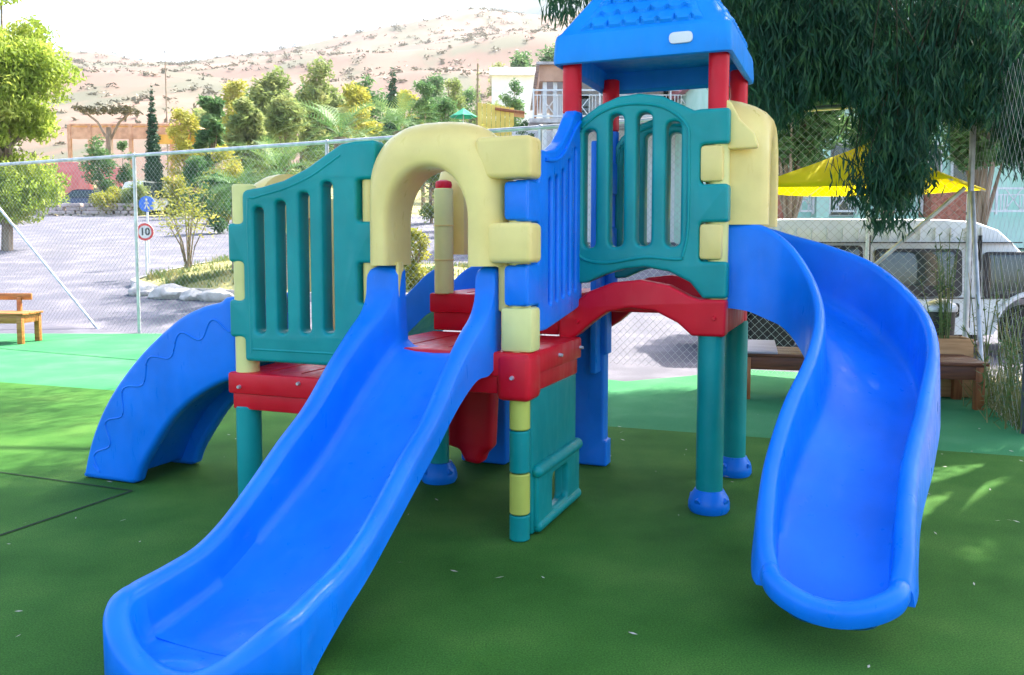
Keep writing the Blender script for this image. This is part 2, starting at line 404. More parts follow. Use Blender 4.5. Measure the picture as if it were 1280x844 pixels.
# red arched fascias and floor of the tower
def arch_beam(b, name='arch_beam'):
    top = [(-.05, 1.03), (.02, 1.09), (.12, 1.165), (.25, 1.215), (.40, 1.232), (.55, 1.205), (.66, 1.15), (.71, 1.135), (.845, 1.135)]
    bot = [(.845, .945), (.675, .945), (.60, 1.01), (.48, 1.068), (.34, 1.08), (.22, 1.055), (.14, 1.00), (.06, .93), (-.05, .86)]
    return plate(name, rnd(top + bot, .02, 4), [], .11, .016, plane_ab(b), M['red'], PS)
arch_beam(S - .03); arch_beam(2 * S + .03)
plate('deck', rnd([(.02, S + .03), (S - .02, S + .03), (S - .02, 2 * S - .03), (.02, 2 * S - .03)], .02), [], .05, .01, flat(1.075), M['red'], PS)
MB().b2((S - .06, S - .02, .95), (S + .05, 2 * S + .02, 1.13), .015).out('side_beam', M['red'], PS)

# posts -------------------------------------------------------------
post('post', -2 * S, 0, .73, 1.735, .062, M['cream']); post('leg', -2 * S, 0, .012, .55, .066, M['teal'])
post('post', -S, 0, .9, 1.74, .05, M['yellow'])
post('post', 0, 0, .9, 1.70, .052, M['cream'])
post('post', -2 * S, S, .73, 1.70, .055, M['cream']); post('leg', -2 * S, S, .012, .55, .06, M['teal'])
post('post', -S, S, 1.13, 1.745, .056, M['cream'])
MB().lathe((-S, S, 0), [(.045, 1.74), (.05, 1.765), (.045, 1.785), (.02, 1.795)]).out('post_cap', M['red'], PS)
for z0, z1, m in ((.545, .72, 'lime'), (.34, .54, 'teal'), (.14, .335, 'lime'), (.013, .135, 'teal')):
    post('post_band', 0, 0, z0, z1, .049, M[m])
for a, b in ((S, S), (S, 2 * S)):
    post('leg', a - .025 * (b == S), b, .11, .96, .07, M['teal']); foot(a - .025 * (b == S), b)
    post('tower_post', a - .01, b, 2.10, 2.45, .052, M['red'])
    post('post', a, b, 1.13, 2.1, .052, M['cream'])
post('leg', -S - .03, S - .02, .11, .75, .06, M['teal']); foot(-S - .03, S - .02)
for b in (S, 2 * S):
    post('tower_post', -.005, b, 2.13, 2.45, .052, M['red'])
    post('post', -.005, b, 1.10, 2.13, .052, M['blue'])
# yellow knuckles in the post at the grid of 0.2 m gaps
def groove(a, b, r, zs):
    k = MB()
    for z in zs: k.lathe((a, b, 0), [(r + .001, z - .004), (r + .0045, z - .003), (r + .0045, z + .003), (r + .001, z + .004)])
    return k
outs(groove(-S, S, .056, (1.33, 1.53)), 'post_joint', M['yellow'], PS)

# teal slatted panel on the low deck ---------------------------------
out = [(-1.545, .80), (-1.545, .925), (-1.642, .925), (-1.642, 1.125), (-1.545, 1.125), (-1.545, 1.325), (-1.642, 1.325), (-1.642, 1.53), (-1.545, 1.53),
       (-1.545, 1.70, .04), (-1.42, 1.715), (-1.28, 1.745), (-1.14, 1.80), (-1.02, 1.868), (-.93, 1.915), (-.85, 1.925), (-.735, 1.925),
       (-.735, 1.735), (-.845, 1.735), (-.845, 1.53), (-.735, 1.53), (-.735, 1.325), (-.845, 1.325), (-.845, 1.125), (-.735, 1.125), (-.735, .925), (-.845, .925), (-.845, .80)]
sl_ = [slot(-1.475, -1.41, .95, 1.61), slot(-1.335, -1.27, .955, 1.64), slot(-1.19, -1.125, .96, 1.68), slot(-1.05, -.985, .965, 1.73)]
TP = plate('slatted_panel', rnd(out, .022, 4), sl_, .105, .018, plane_ab(-.015), M['teal'], PS)
# raised frame moulding on its face
def rib(pts, r, mat, parent, name='moulding'):
    return MB().tube(pts, r, 8).out(name, mat, parent)
mz = catmull([(-1.5, -.062, .845), (-1.505, -.062, 1.3), (-1.505, -.062, 1.63), (-1.46, -.062, 1.66), (-1.28, -.062, 1.70), (-1.12, -.062, 1.755), (-1.0, -.062, 1.82), (-.93, -.062, 1.86)], 6)
rib(mz, .009, M['teal'], TP)
rib([(-1.49, -.062, .865), (-.9, -.062, .865)], .009, M['teal'], TP)


# door hoods ---------------------------------------------------------
def hood(name, org, rz, base, kn, parent=PS, half=.362, oh=.21, deep=1.0):
    """arched cream doorway; local x across, local -y outward, drawn round the doorway's centre"""
    T = Matrix.Translation((org[0], org[1], 0)) @ Matrix.Rotation(rz, 4, 'Z')
    def arch(hw, zb, zs, zt_, k=14, e=2.0):
        L = [(-hw, zb + (zs - zb) * i / 5) for i in range(5)]
        A = []
        for i in range(2 * k + 1):
            t = PI * (1 - i / (2 * k)); c, s = math.cos(t), math.sin(t)
            A.append((hw * math.copysign(abs(c) ** (2 / e), c), zs + (zt_ - zs) * abs(s) ** (2 / e)))
        return L + A + [(x * -1, z) for x, z in L[::-1]]
    inn = arch(oh, base, base + .20, base + .462, e=2.05); ou = arch(half, base, base + .34, base + .69, e=2.7)
    prof = [(0, .10), (0, -.02), (.0, -.10), (.02, -.125), (.07, -.145), (.14, -.152), (.38, -.152), (.5, -.146), (.66, -.125), (.80, -.09), (.91, -.045), (.98, .0), (1, .04), (1, .07)]
    m = MB(); rings = []
    for (xi, zi), (xo, zo) in zip(inn, ou):
        rings.append([T @ Vector((xi + (xo - xi) * f, d * (deep if d < 0 else 1), zi + (zo - zi) * f)) for f, d in prof])
    m.loft(rings)
    h = m.out(name, M['yellow'], parent, angle=50)
    for zb, zt_, side in kn:
        q = MB()
        x0, x1 = (half - .12, half + .155) if side > 0 else (-half - .155, -half + .12)
        q.box(((x0 + x1) / 2, -.04, (zb + zt_) / 2), (x1 - x0, .16, zt_ - zb), .026, seg=4)
        bmesh.ops.transform(q.bm, matrix=T, verts=q.bm.verts)
        q.out('knuckle', M['yellow'], h)
    return h
H1 = hood('door_hood', (-.42, .0), 0, 1.315, [(1.715, 1.905, 1), (1.33, 1.515, 1)])
H2 = hood('door_hood', (S + .0, S * 1.5 + .01), R(90), 1.52, [], half=.385, deep=1.55)
H3 = hood('door_hood', (-2 * S - .04, S / 2 + .02), R(-90), 1.13, [], half=.36)
H4 = hood('door_hood', (-S + .02, S * 1.5 + .03), R(-90), 1.36, [], half=.34)
# pointed shoulder where the hood meets the tower post
plate('hood_shoulder', rnd([(S + .02, 1.9), (S + .2, 1.9), (S + .17, 1.98), (S + .10, 2.05), (S + .055, 2.14, .02), (S + .025, 2.155, .01)], .02, 4), [], .05, .01, plane_ab(S + .0), M['yellow'], H2)
for z0, z1 in ((1.735, 1.922), (1.338, 1.524)): MB().b2((S - .088, S - .075, z0), (S + .03, S + .085, z1), .022).out('knuckle', M['yellow'], H2)
# lower posts of the doorways
k = MB().b2((-.632, -.055, .92), (-.615, .0, 1.33), .005).b2((-.10, -.03, 1.1), (-.05, .06, 1.34), .012)
outs(k, 'door_jamb', M['yellow'], PS)
MB().b2((-.075, -.065, .915), (.085, .06, 1.125), .02).out('post_sleeve', M['cream'], PS)

# blue curved side panel between the front post and the tower ---------
out = [(-.065, 1.13), (-.065, 1.325), (.085, 1.325), (.085, 1.52), (-.065, 1.52), (-.065, 1.71), (.085, 1.71), (.085, 1.865), (.2, 1.865), (.32, 1.885), (.43, 1.935), (.53, 2.01), (.60, 2.08), (.66, 2.125), (.77, 2.13),
       (.77, 1.09), (.65, 1.065), (.2, 1.0), (.10, 1.0), (.085, 1.13)]
BP = plate('side_panel', rnd(out, .02, 4), [slot(.22 + .1 * i, .265 + .1 * i, 1.12 + .012 * i, z) for i, z in enumerate((1.74, 1.76, 1.80, 1.86, 1.93))], .07, .014, plane_ba(.03), M['blue'], PS)
plate('panel_back', rnd([(.15, 1.06), (.72, 1.11), (.72, 1.95), (.55, 1.9), (.35, 1.8), (.15, 1.78)], .02), [], .03, .006, plane_ba(.012), M['blue'], BP)
rib(catmull([(.069, .16, 1.82), (.07, .3, 1.83), (.07, .42, 1.87), (.07, .52, 1.94), (.07, .62, 2.02), (.07, .70, 2.07)], 5), .009, M['blue'], BP)
for z0, z1 in ((1.13, 1.32), (1.525, 1.705)):
    MB().b2((-.055, -.075, z0), (.062, .06, z1), .022).out('knuckle', M['blue'], BP)

# teal slatted panel of the tower -------------------------------------
def tower_panel(b, both=False):
    out = [(.02, 1.205), (.02, 2.02, .03), (.07, 2.095), (.16, 2.155), (.27, 2.195), (.38, 2.205), (.50, 2.185), (.60, 2.135), (.67, 2.10), (.70, 2.105), (.848, 2.105), (.848, 1.925), (.705, 1.925), (.705, 1.725), (.848, 1.725), (.848, 1.53), (.705, 1.53), (.705, 1.33),
           (.848, 1.33), (.848, 1.14), (.725, 1.14), (.66, 1.22), (.55, 1.275), (.42, 1.298), (.30, 1.285), (.20, 1.255), (.10, 1.21)]
    hs = [slot(.082, .15, 1.40, 2.03), slot(.222, .302, 1.405, 2.105), slot(.37, .452, 1.41, 2.105), slot(.525, .605, 1.405, 2.05)]
    p = plate('slatted_panel', rnd(out, .022, 4), hs, .10, .018, plane_ab(b), M['teal'], PS)
    y = b - .05
    rib(catmull([(.62, y, 1.36), (.645, y, 1.5), (.645, y, 1.9), (.63, y, 2.03), (.52, y, 2.12), (.38, y, 2.15), (.24, y, 2.14), (.12, y, 2.08), (.055, y, 1.98), (.048, y, 1.6), (.055, y, 1.37), (.2, y, 1.32), (.42, y, 1.35), (.6, y, 1.34), (.62, y, 1.36)], 5), .009, M['teal'], p)
    return p
tower_panel(S - .02); tower_panel(2 * S + .02)
for z0, z1 in ((1.33, 1.53), (1.73, 1.93)):
    MB().b2((-.02, 2 * S - .2, z0), (.05, 2 * S + .06, z1), .015).out('knuckle', M['blue'], PS)
MB().b2((-.06, 2 * S - .25, .62), (-.02, 2 * S, 2.05), .01).out('side_panel', M['blue'], PS)

# roof ------------------------------------------------------------------
ra0, ra1, rb0, rb1 = -.085, .86, S - .11, 2 * S + .09
zb, zf, za = 2.375, 2.535, 3.17
ca, cb = (ra0 + ra1) / 2, (rb0 + rb1) / 2
def rr4(a0, a1, b0, b1, z, r=.035, k=5):
    out = []
    for (x, y, t0) in ((a1 - r, b1 - r, 0), (a0 + r, b1 - r, 90), (a0 + r, b0 + r, 180), (a1 - r, b0 + r, 270)):
        for i in range(k + 1): out.append((x + r * math.cos(R(t0 + 90 * i / k)), y + r * math.sin(R(t0 + 90 * i / k)), z))
    return out
m = MB()
def inset(f, z, r): return rr4(ra0 + f, ra1 - f, rb0 + f, rb1 - f, z, r)
m.loft([inset(.05, 2.50, .02), inset(.045, zb + .02, .03), inset(.02, zb, .03), inset(.004, zb + .006, .035), inset(0, zb + .03, .035), inset(.006, zf - .03, .04), inset(.012, zf - .006, .04), inset(.03, zf + .012, .04),
        inset(.38, za - .1, .02), inset(.44, za, .01)], caps=True)
ROOF = m.out('roof', M['roofblue'], PS, angle=30)
# fish-scale shingles: four sloping fields with real relief
def shingles(corners, nu=104, nv=60):
    P = [Vector(c) for c in corners]; nrm = (P[1] - P[0]).cross(P[3] - P[0]).normalized()
    V, Fc = [], []
    for j in range(nv + 1):
        for i in range(nu + 1):
            x, y = i / nu, j / nv
            p = P[0].lerp(P[1], x).lerp(P[3].lerp(P[2], x), y)
            w = (P[0].lerp(P[3], y) - P[1].lerp(P[2], y)).length
            hx_ = (x - .5) * w / .088; hy_ = y * 7.2
            row = math.floor(hy_); best = 0
            for rr in (row, row + 1):
                cx = hx_ - (.5 if rr % 2 else 0); fx = (cx - round(cx)) * 2
                low = rr - 1 + .42 * (1 - math.sqrt(max(0, 1 - fx * fx)))      # scalloped lower edge
                d = hy_ - low
                if d >= 0: best = max(best, .022 * max(0, 1 - d * .8)) if d < 1.2 else best
            e = min(1, min(x, 1 - x) * 16, min(y, 1 - y) * 40)
            V.append(p + nrm * (.004 + best * max(0, e)) if e > 0 else p - nrm * .004)
            if i < nu and j < nv: a = j * (nu + 1) + i; Fc.append((a, a + 1, a + nu + 2, a + nu + 1))
    me = bpy.data.meshes.new('shingles'); me.from_pydata(V, [], Fc)
    return link('shingles', me, M['roofblue'], ROOF, True, 28)
f0, f1 = .03, .38
def rc(f, z, i): return [(ra0 + f, rb0 + f, z), (ra1 - f, rb0 + f, z), (ra1 - f, rb1 - f, z), (ra0 + f, rb1 - f, z)][i]
for i in range(4):
    j = (i + 1) % 4
    A, B_ = Vector(rc(f0, zf + .012, i)), Vector(rc(f0, zf + .012, j)); C_, D = Vector(rc(f1, za - .1, j)), Vector(rc(f1, za - .1, i))
    lo = .0; hi = .97
    a = A.lerp(D, lo); b = B_.lerp(C_, lo); c = B_.lerp(C_, hi); d = A.lerp(D, hi)
    shingles([a.lerp(b, .13), b.lerp(a, .13), c.lerp(d, .10), d.lerp(c, .10)])
plate('badge', rnd([(.545, 2.43), (.665, 2.43), (.665, 2.487), (.545, 2.487)], .028, 8), [], .012, .004, plane_ab(rb0 - .003), M['white'], ROOF)

# slides ------------------------------------------------------------------
def slide(name, st, mat=M['blue'], r=.022, sub=6, toe=None):
    """st rows: left rim, right rim, bed left, bed right, left skirt foot, right skirt foot (3-D points)"""
    rows = catmull([np.array([c for p in s for c in (p if hasattr(p, '__len__') else (p,))], float) for s in st], sub)
    rings = []
    for q in rows:
        PL, PR, BL, BR, OL, OR = [Vector(q[3 * i:3 * i + 3]) for i in range(6)]
        hl, hr = (q[18], q[19]) if len(q) > 18 else (r, r)
        w = (PR - PL).normalized(); PL = PL + w * hl; PR = PR - w * hr
        ring = [OL, OL.lerp(PL - w * hl, .5), PL - w * hl - Vector((0, 0, r))]
        for k in range(1, 6):
            t = PI * k / 6; ring.append(PL - w * hl * math.cos(t) + Vector((0, 0, r * (math.sin(t) - 1))))
        a = PL + w * hl - Vector((0, 0, r))
        c = BL - w * .02
        bz = lambda t, A_, B_: A_ * (1 - t) ** 2 + (A_.lerp(B_, .25).xy.to_3d() + Vector((0, 0, B_.z + .12 * (A_.z - B_.z)))) * 2 * t * (1 - t) + B_ * t * t
        ring += [a, bz(.3, a, BL), bz(.55, a, BL), bz(.8, a, BL), BL + w * .03, BL.lerp(BR, .25) - Vector((0, 0, .008)), BL.lerp(BR, .5) - Vector((0, 0, .012)), BL.lerp(BR, .75) - Vector((0, 0, .008)), BR - w * .03]
        c = BR + w * .02; a = PR - w * hr - Vector((0, 0, r))
        ring += [bz(.8, a, BR), bz(.55, a, BR), bz(.3, a, BR), a]
        for k in range(1, 6):
            t = PI - PI * k / 6; ring.append(PR + w * hr * math.cos(t) + Vector((0, 0, r * (math.sin(t) - 1))))
        ring += [PR + w * hr - Vector((0, 0, r)), OR.lerp(PR + w * hr, .5), OR]
        lo = lambda p, d: Vector((p.x, p.y, min(p.z - d, max(OL.z, OR.z) + .015)))
        ring += [OR - w * .03, lo(BR, .03) - w * .02, lo(BL.lerp(BR, .5), .04), lo(BL, .03) + w * .02, OL + w * .03]
        rings.append(ring)
    m = MB(); m.loft(rings)
    if toe:            # rounded end whose rim runs right round it
        cx, cy, ax, ay, zs, zm, zb_, hw, e, sk = toe; fan = []
        for i in range(37):
            t = PI * i / 36; c, s_ = math.cos(t), math.sin(t)
            dx = -ax * math.copysign(abs(c) ** (2 / e), c); dy = -ay * abs(s_) ** (2 / e)
            L = math.hypot(dx, dy); zr = zm + (zs - zm) * abs(c) ** 1.6; q = []
            P = lambda f, z: Vector((cx + dx * f, cy + dy * f, z))
            k = hw / L
            for f, z in [(0, zb_ - .035), (.6, zb_ - .035), (1 - k, max(.016, zr - sk - .003)), (1 - .3 * k, max(.016, zr - sk)), (1, max(.03, zr - sk + .025)), (1, zr - r)]: q.append(P(f, z))
            for j in range(1, 6): tt = PI * j / 6; q.append(P(1 - k + k * math.cos(tt), zr + r * (math.sin(tt) - 1)))
            zi = zr - r
            for u_ in (0, .3, .6, .85, 1):
                f0_, f1_ = 1 - 2 * k, max(.25, 1 - 2 * k - .05 / L); fm = f0_ * .75 + f1_ * .25; zc_ = zb_ + .12 * (zi - zb_)
                q.append(P(f0_ * (1 - u_) ** 2 + fm * 2 * u_ * (1 - u_) + f1_ * u_ * u_, zi * (1 - u_) ** 2 + zc_ * 2 * u_ * (1 - u_) + zb_ * u_ * u_))
            q.append(P(.2, zb_ - .006)); q.append(P(0, zb_ - .008)); fan.append(q)
        m.loft(fan, closed=False, caps=False)
        bmesh.ops.remove_doubles(m.bm, verts=m.bm.verts, dist=2e-5)
    return m.out(name, mat, PS, angle=60)
def st_front(br, zr, bb, zb_, bo, zo, hl, hr, aL=-.79, aR=-.12):
    return [(aL, br, zr), (aR, br, zr), (aL + 2 * hl + .02, bb, zb_), (aR - 2 * hr - .02, bb, zb_), (aL, bo, zo), (aR, bo, zo), hl, hr]
fs = [st_front(.01, 1.318, .01, .918, .01, .86, .088, .05, aR=-.1), st_front(-.055, 1.30, -.03, .917, -.02, .855, .086, .05, aR=-.1), st_front(-.075, 1.19, -.09, .905, -.06, .84, .08, .05, aR=-.1), st_front(-.14, 1.10, -.16, .855, -.13, .81, .072, .048, aR=-.105),
      st_front(-.25, 1.02, -.27, .755, -.24, .80, .06, .045, aR=-.115), st_front(-.42, .885, -.43, .62, -.42, .71, .05, .042), st_front(-.61, .72, -.62, .475, -.62, .575, .046, .04), st_front(-.80, .60, -.80, .375, -.81, .455, .044, .04),
      st_front(-.98, .475, -.98, .285, -.99, .34, .042, .04), st_front(-1.15, .37, -1.15, .205, -1.16, .235, .042, .04), st_front(-1.30, .312, -1.3, .155, -1.31, .16, .042, .042), st_front(-1.45, .288, -1.45, .122, -1.46, .08, .042, .042, -.80, -.115),
      st_front(-1.55, .276, -1.54, .105, -1.57, .03, .046, .046, -.815, -.10), st_front(-1.585, .272, -1.585, .104, -1.585, .10, .046, .046, -.815, -.10)]
slide('wavy_slide', fs, r=.032, toe=(-.4575, -1.582, .3572, .215, .272, .108, .098, .046, 2.6, .30))
MB().b2((-.62, -1.12, .012), (-.3, -.98, .19), .03).out('slide_support', M['blue'], PS)

# curved slide: near (inner) rim and far (outer) rim
inner = [(.80, .84, 1.53), (.93, .84, 1.528), (1.024, .84, 1.505), (1.134, .79, 1.42), (1.235, .64, 1.265), (1.28, .45, 1.106), (1.255, .22, .945), (1.18, 0, .764), (1.132, -.22, .571), (1.128, -.40, .43), (1.14, -.53, .335), (1.165, -.605, .283)]
outer = [(.80, 1.54, 1.53), (.95, 1.54, 1.52), (1.12, 1.53, 1.47), (1.33, 1.43, 1.41), (1.56, 1.22, 1.32), (1.745, .90, 1.16), (1.81, .56, 1.0), (1.765, .2, .79), (1.70, -.12, .60), (1.675, -.37, .46), (1.668, -.51, .365), (1.652, -.605, .283)]
bedz = [1.14, 1.14, 1.13, 1.08, .97, .83, .68, .51, .36, .245, .18, .155]
skz = [1.09, 1.075, 1.04, .99, .88, .78, .66, .50, .36, .26, .205, .195]
stc = []
for I, O, zb_, zs in zip(inner, outer, bedz, skz):
    I, O = Vector(I), Vector(O); w = (O - I); w.z = 0; w.normalize()
    wid = Vector((O.x - I.x, O.y - I.y, 0)).length; c = .085
    sk = min(zs, min(I.z, O.z) - .09)
    stc.append([tuple(I), tuple(O), tuple(Vector((I.x, I.y, zb_)) + w * c), tuple(Vector((O.x, O.y, zb_)) - w * c), tuple(Vector((I.x, I.y, sk)) - w * .015), tuple(Vector((O.x, O.y, sk)) + w * .015)])
slide('curved_slide', stc, r=.034, toe=(1.4085, -.603, .2435, .155, .283, .222, .152, .034, 2.3, .085))
MB().b2((1.28, -.27, .012), (1.50, -.12, .24), .02).out('slide_support', M['blue'], PS)
# rear slide seen through the doorway and between the slats
rs = []
for a, z in ((-.84, 1.30), (-.98, 1.26), (-1.1, 1.16), (-1.25, 1.02), (-1.42, .84), (-1.6, .66), (-1.75, .53), (-1.88, .46)):
    zbed = z - .22
    rs.append([(a, .98, z), (a, 1.54, z), (a, 1.04, zbed), (a, 1.48, zbed), (a, .97, z - .26), (a, 1.55, z - .26)])
slide('rear_slide', rs)
MB().b2((-1.86, 1.1, .012), (-1.74, 1.42, .28), .03).out('slide_support', M['blue'], PS)

# bolt caps on the panels and fascias
for (x, y, z, ax) in [(S + .0, S - .10, 1.04, 'y'), (.06, S - .095, 1.0, 'y'), (-.005, -.093, .80, 'y'), (.083, .35, .86, 'x'), (.083, .70, .86, 'x'), (-2 * S - .0, -.078, .66, 'y'), (-1.2, -.078, .70, 'y')]:
    d = Vector((.012, 0, 0)) if ax == 'x' else Vector((0, -.008, 0))
    MB().cyl(Vector((x, y, z)) - d, Vector((x, y, z)) + d, .011, .008, seg=14).out('bolt_cap', M['galv'] if z < .9 else M['red'] if z < 1.1 else M['yellow'], PS)
# arched climber at the left -------------------------------------------------
arc_o = catmull([(-1.655, 1.135), (-1.74, 1.13), (-1.79, 1.10), (-1.90, 1.075), (-2.05, 1.015), (-2.19, .925), (-2.35, .80), (-2.50, .655), (-2.63, .50), (-2.735, .33), (-2.80, .18), (-2.84, .05)], 4)
arc_i = catmull([(-2.42, .03), (-2.38, .12), (-2.275, .27), (-2.16, .41), (-2.03, .52), (-1.9, .60), (-1.78, .655), (-1.655, .69)], 4)
ol = [tuple(p) for p in arc_o] + [(-2.85, .014, .03), (-2.46, .014, .05)] + [tuple(p) for p in arc_i]
CL = plate('arched_climber', rnd(ol, .03, 4), [], .085, .03, plane_ab(.06), M['blue'], PS, 4)
for b in (.53,):
    c = CL.copy(); c.data = CL.data; c.name = 'climber_side'; c.parent = PS; c.location.y = b - .06; COL.objects.link(c)
ins = [tuple(p) for p in catmull([(-1.655, 1.02), (-1.8, 1.0), (-2.02, .93), (-2.2, .82), (-2.36, .70), (-2.52, .52), (-2.64, .34), (-2.74, .05)], 4)] + \
      [tuple(p) for p in catmull([(-2.52, .05), (-2.42, .24), (-2.28, .42), (-2.1, .56), (-1.9, .68), (-1.655, .76)], 4)]
plate('climber_body', rnd(ins, .02, 3), [], .42, .01, plane_ab(.295), M['blue'], PS)
st_ = MB()
for i in range(6):
    p = Vector(arc_o[8 + i * 6]) ; st_.cyl((p.x + .045, .09, p.y - .05), (p.x + .045, .50, p.y - .05), .035, seg=14)
outs(st_, 'rung', M['blue'], PS)
wv = []
for i in range(161):
    t = i / 160
    P_ = catmull([(-1.68, .99), (-1.85, .955), (-2.05, .88), (-2.25, .75), (-2.43, .59), (-2.57, .41), (-2.66, .24), (-2.74, .07)], 12)
    q = P_[min(int(t * (len(P_) - 1)), len(P_) - 1)]; q2 = P_[min(int(t * (len(P_) - 1)) + 1, len(P_) - 1)]
    dd = np.array(q2) - np.array(q); L = np.linalg.norm(dd) or 1
    n_ = np.array([-dd[1], dd[0]]) / L if np.linalg.norm(dd) else np.array([-.5, .8])
    ff = t * (len(P_) - 1) % 1; q = np.array(q) * (1 - ff) + np.array(q2) * ff
    q = q + n_ * .042 * math.sin(t * PI * 2 * 6.2); wv.append((q[0], .0175, q[1]))
MB().tube(wv, .0055, 6).out('wavy_ridge', M['blue'], CL)

# panels under the decks ------------------------------------------------------
out = [(.055, .015), (.74, .015), (.745, .72), (.055, .72)]
SPn = plate('window_panel', rnd(out, .03, 4), [slot(.29, .53, .07, .27, .035)], .055, .016, plane_ba(.015), M['teal'], PS)
MB().cyl((.055, .09, .325), (.055, .72, .325), .032).sph((.055, .09, .325), .032).sph((.055, .72, .325), .032).out('ridge', M['teal'], SPn)
MB().cyl((.05, .11, .05), (.05, .72, .05), .03).sph((.05, .11, .05), .03).sph((.05, .72, .05), .03).out('ridge', M['teal'], SPn)
plate('window_surround', rnd([(.075, .045), (.742, .045), (.742, .325), (.075, .325)], .02, 4), [slot(.29, .53, .085, .265, .035)], .04, .014, plane_ba(.045), M['teal'], SPn)
MB().b2((-.055, .02, .34), (.0, .12, .55), .015).b2((-.055, .02, .015), (.0, .12, .14), .015).out('knuckle', M['teal'], SPn)
# tall blue panel behind, under the tower
plate('support_panel', rnd([(-.22, .015), (.02, .015), (.02, .18), (.0, .18), (.0, .73), (.02, .73), (.02, 1.0), (-.20, 1.0), (-.20, .62), (-.22, .62)], .012), [], .12, .015, plane_ab(1.5), M['blue'], PS)
plate('support_panel', rnd([(-.90, .015), (-.585, .015), (-.585, .9), (-.78, .9), (-.78, .28), (-.90, .28)], .02), [], .12, .015, plane_ab(1.30), M['blue'], PS)
plate('climbing_panel', rnd([(-.88, .20), (-.76, .175), (-.72, .10), (-.62, .09), (-.60, .15), (-.55, .2), (-.53, .60), (-.56, .80), (-.90, .80)], .04), [], .14, .04, plane_ab(.97), M['red'], PS)

# ------------------------------------------------------------------ ground litter
V = []
for i in range(150):
    x, y = rng.uniform(-2.6, 3.6), rng.uniform(2.2, 7.5); a = rng.uniform(0, 2 * PI); l = rng.uniform(.008, .024); w = l * .25
    c, s = math.cos(a), math.sin(a); z = .02
    V.append([(x - c * l, y - s * l, z), (x + s * w, y - c * w, z + .003), (x + c * l, y + s * l, z + .004), (x - s * w, y + c * w, z + .001)])
tag(quads('fallen_leaves', np.array(V), noisy('dry_leaf', (.35, .33, .25), (.7, .68, .6), 4, .8)), 'small pale dry leaves scattered over the green turf', 'leaf litter', kind='stuff')

# ------------------------------------------------------------------ chain-link fence
FP = lambda X: 10.76 - .493 * X            # back run of the fence
def fence(p, q, hgt, posts, name, label, braces, pitch=.09, rail=True, wr=.0015, post_r=.028, pm='galv'):
    p, q = Vector(p), Vector(q); d = q - p; L = d.length; d.normalize()
    T = thing(name, p); up = Vector((0, 0, 1)); tag(T, label, 'fence')
    if rail: MB().cyl(up * hgt, d * L + up * hgt, .028, seg=12).out('top_rail', M[pm], T)
    for s in posts: MB().cyl(d * s, d * s + up * (hgt - .02), post_r, seg=12).sph(d * s + up * (hgt + .01), post_r * 1.1, u=12, v=8).out('post', M[pm], T)
    for s0, z0, s1, z1 in braces: MB().cyl(d * s0 + up * z0, d * s1 + up * z1, .022, seg=10).out('brace', M['galv'], T)
    V = []; n_ = d.cross(up); ph = int((L + hgt) / pitch)
    for sgn in (1, -1):
        for i in range(ph):
            s = i * pitch
            # a wire rising at 45 degrees through (s,0) clipped to the panel
            if sgn > 0: a0, b0, a1, b1 = (s, 0, s - hgt, hgt)
            else: a0, b0, a1, b1 = (s - hgt, 0, s, hgt)
            if sgn > 0:
                if a0 > L: b0 += a0 - L; a0 = L
                if a1 < 0: b1 += a1; a1 = 0
            else:
                if a0 < 0: b0 -= a0; a0 = 0
                if a1 > L: b1 -= a1 - L; a1 = L
            if b1 - b0 < .02: continue
            A = d * a0 + up * b0 + n_ * .004 * sgn; B2 = d * a1 + up * b1 + n_ * .004 * sgn
            t = (B2 - A).normalized(); e1 = t.cross(n_).normalized() * wr; e2 = n_ * wr
            c = [A + e1, A + e2, A - e1, A - e2]; f = [B2 + e1, B2 + e2, B2 - e1, B2 - e2]
            for k in range(4): V.append([c[k], c[(k + 1) % 4], f[(k + 1) % 4], f[k]])
    quads('wire_mesh', np.array([[tuple(v) for v in f] for f in V]), M['wire'], T)
    return T
XC = 4.57; pL = (-14.0, FP(-14.0), 0); pC = (XC, FP(XC), 0)
LL = (Vector(pC) - Vector(pL)).length
sx = lambda X: (X + 14.0) * LL / (XC + 14.0)
fence(pL, pC, 2.88, [sx(-9.6), sx(-6.07), sx(-2.6), sx(.35), LL], 'chain_link_fence', 'long chain link fence with a top rail running behind the playset beside the car park',
      [(sx(-6.95), .03, sx(-9.4), 2.3), (LL - .05, 2.0, LL - 1.35, .75)])
pN = (3.80, 6.28, 0)
L2 = (Vector(pN) - Vector(pC)).length
fence(pN, (XC - .02, FP(XC) - .06, 0), 2.88, [], 'side_fence', 'short chain link fence on the right, from corner post to dark steel post',
      [(L2 - .08, 1.95, L2 - .9, .25)], rail=False, wr=.0008, pitch=.17)
tp = MB().box((0, 0, 2.5), (.075, .075, 5.0), .006).out('steel_post', M['darksteel'], None)
tp.location = (3.86, 6.27, 0); tag(tp, 'tall dark square steel post at the right edge of the turf', 'post')

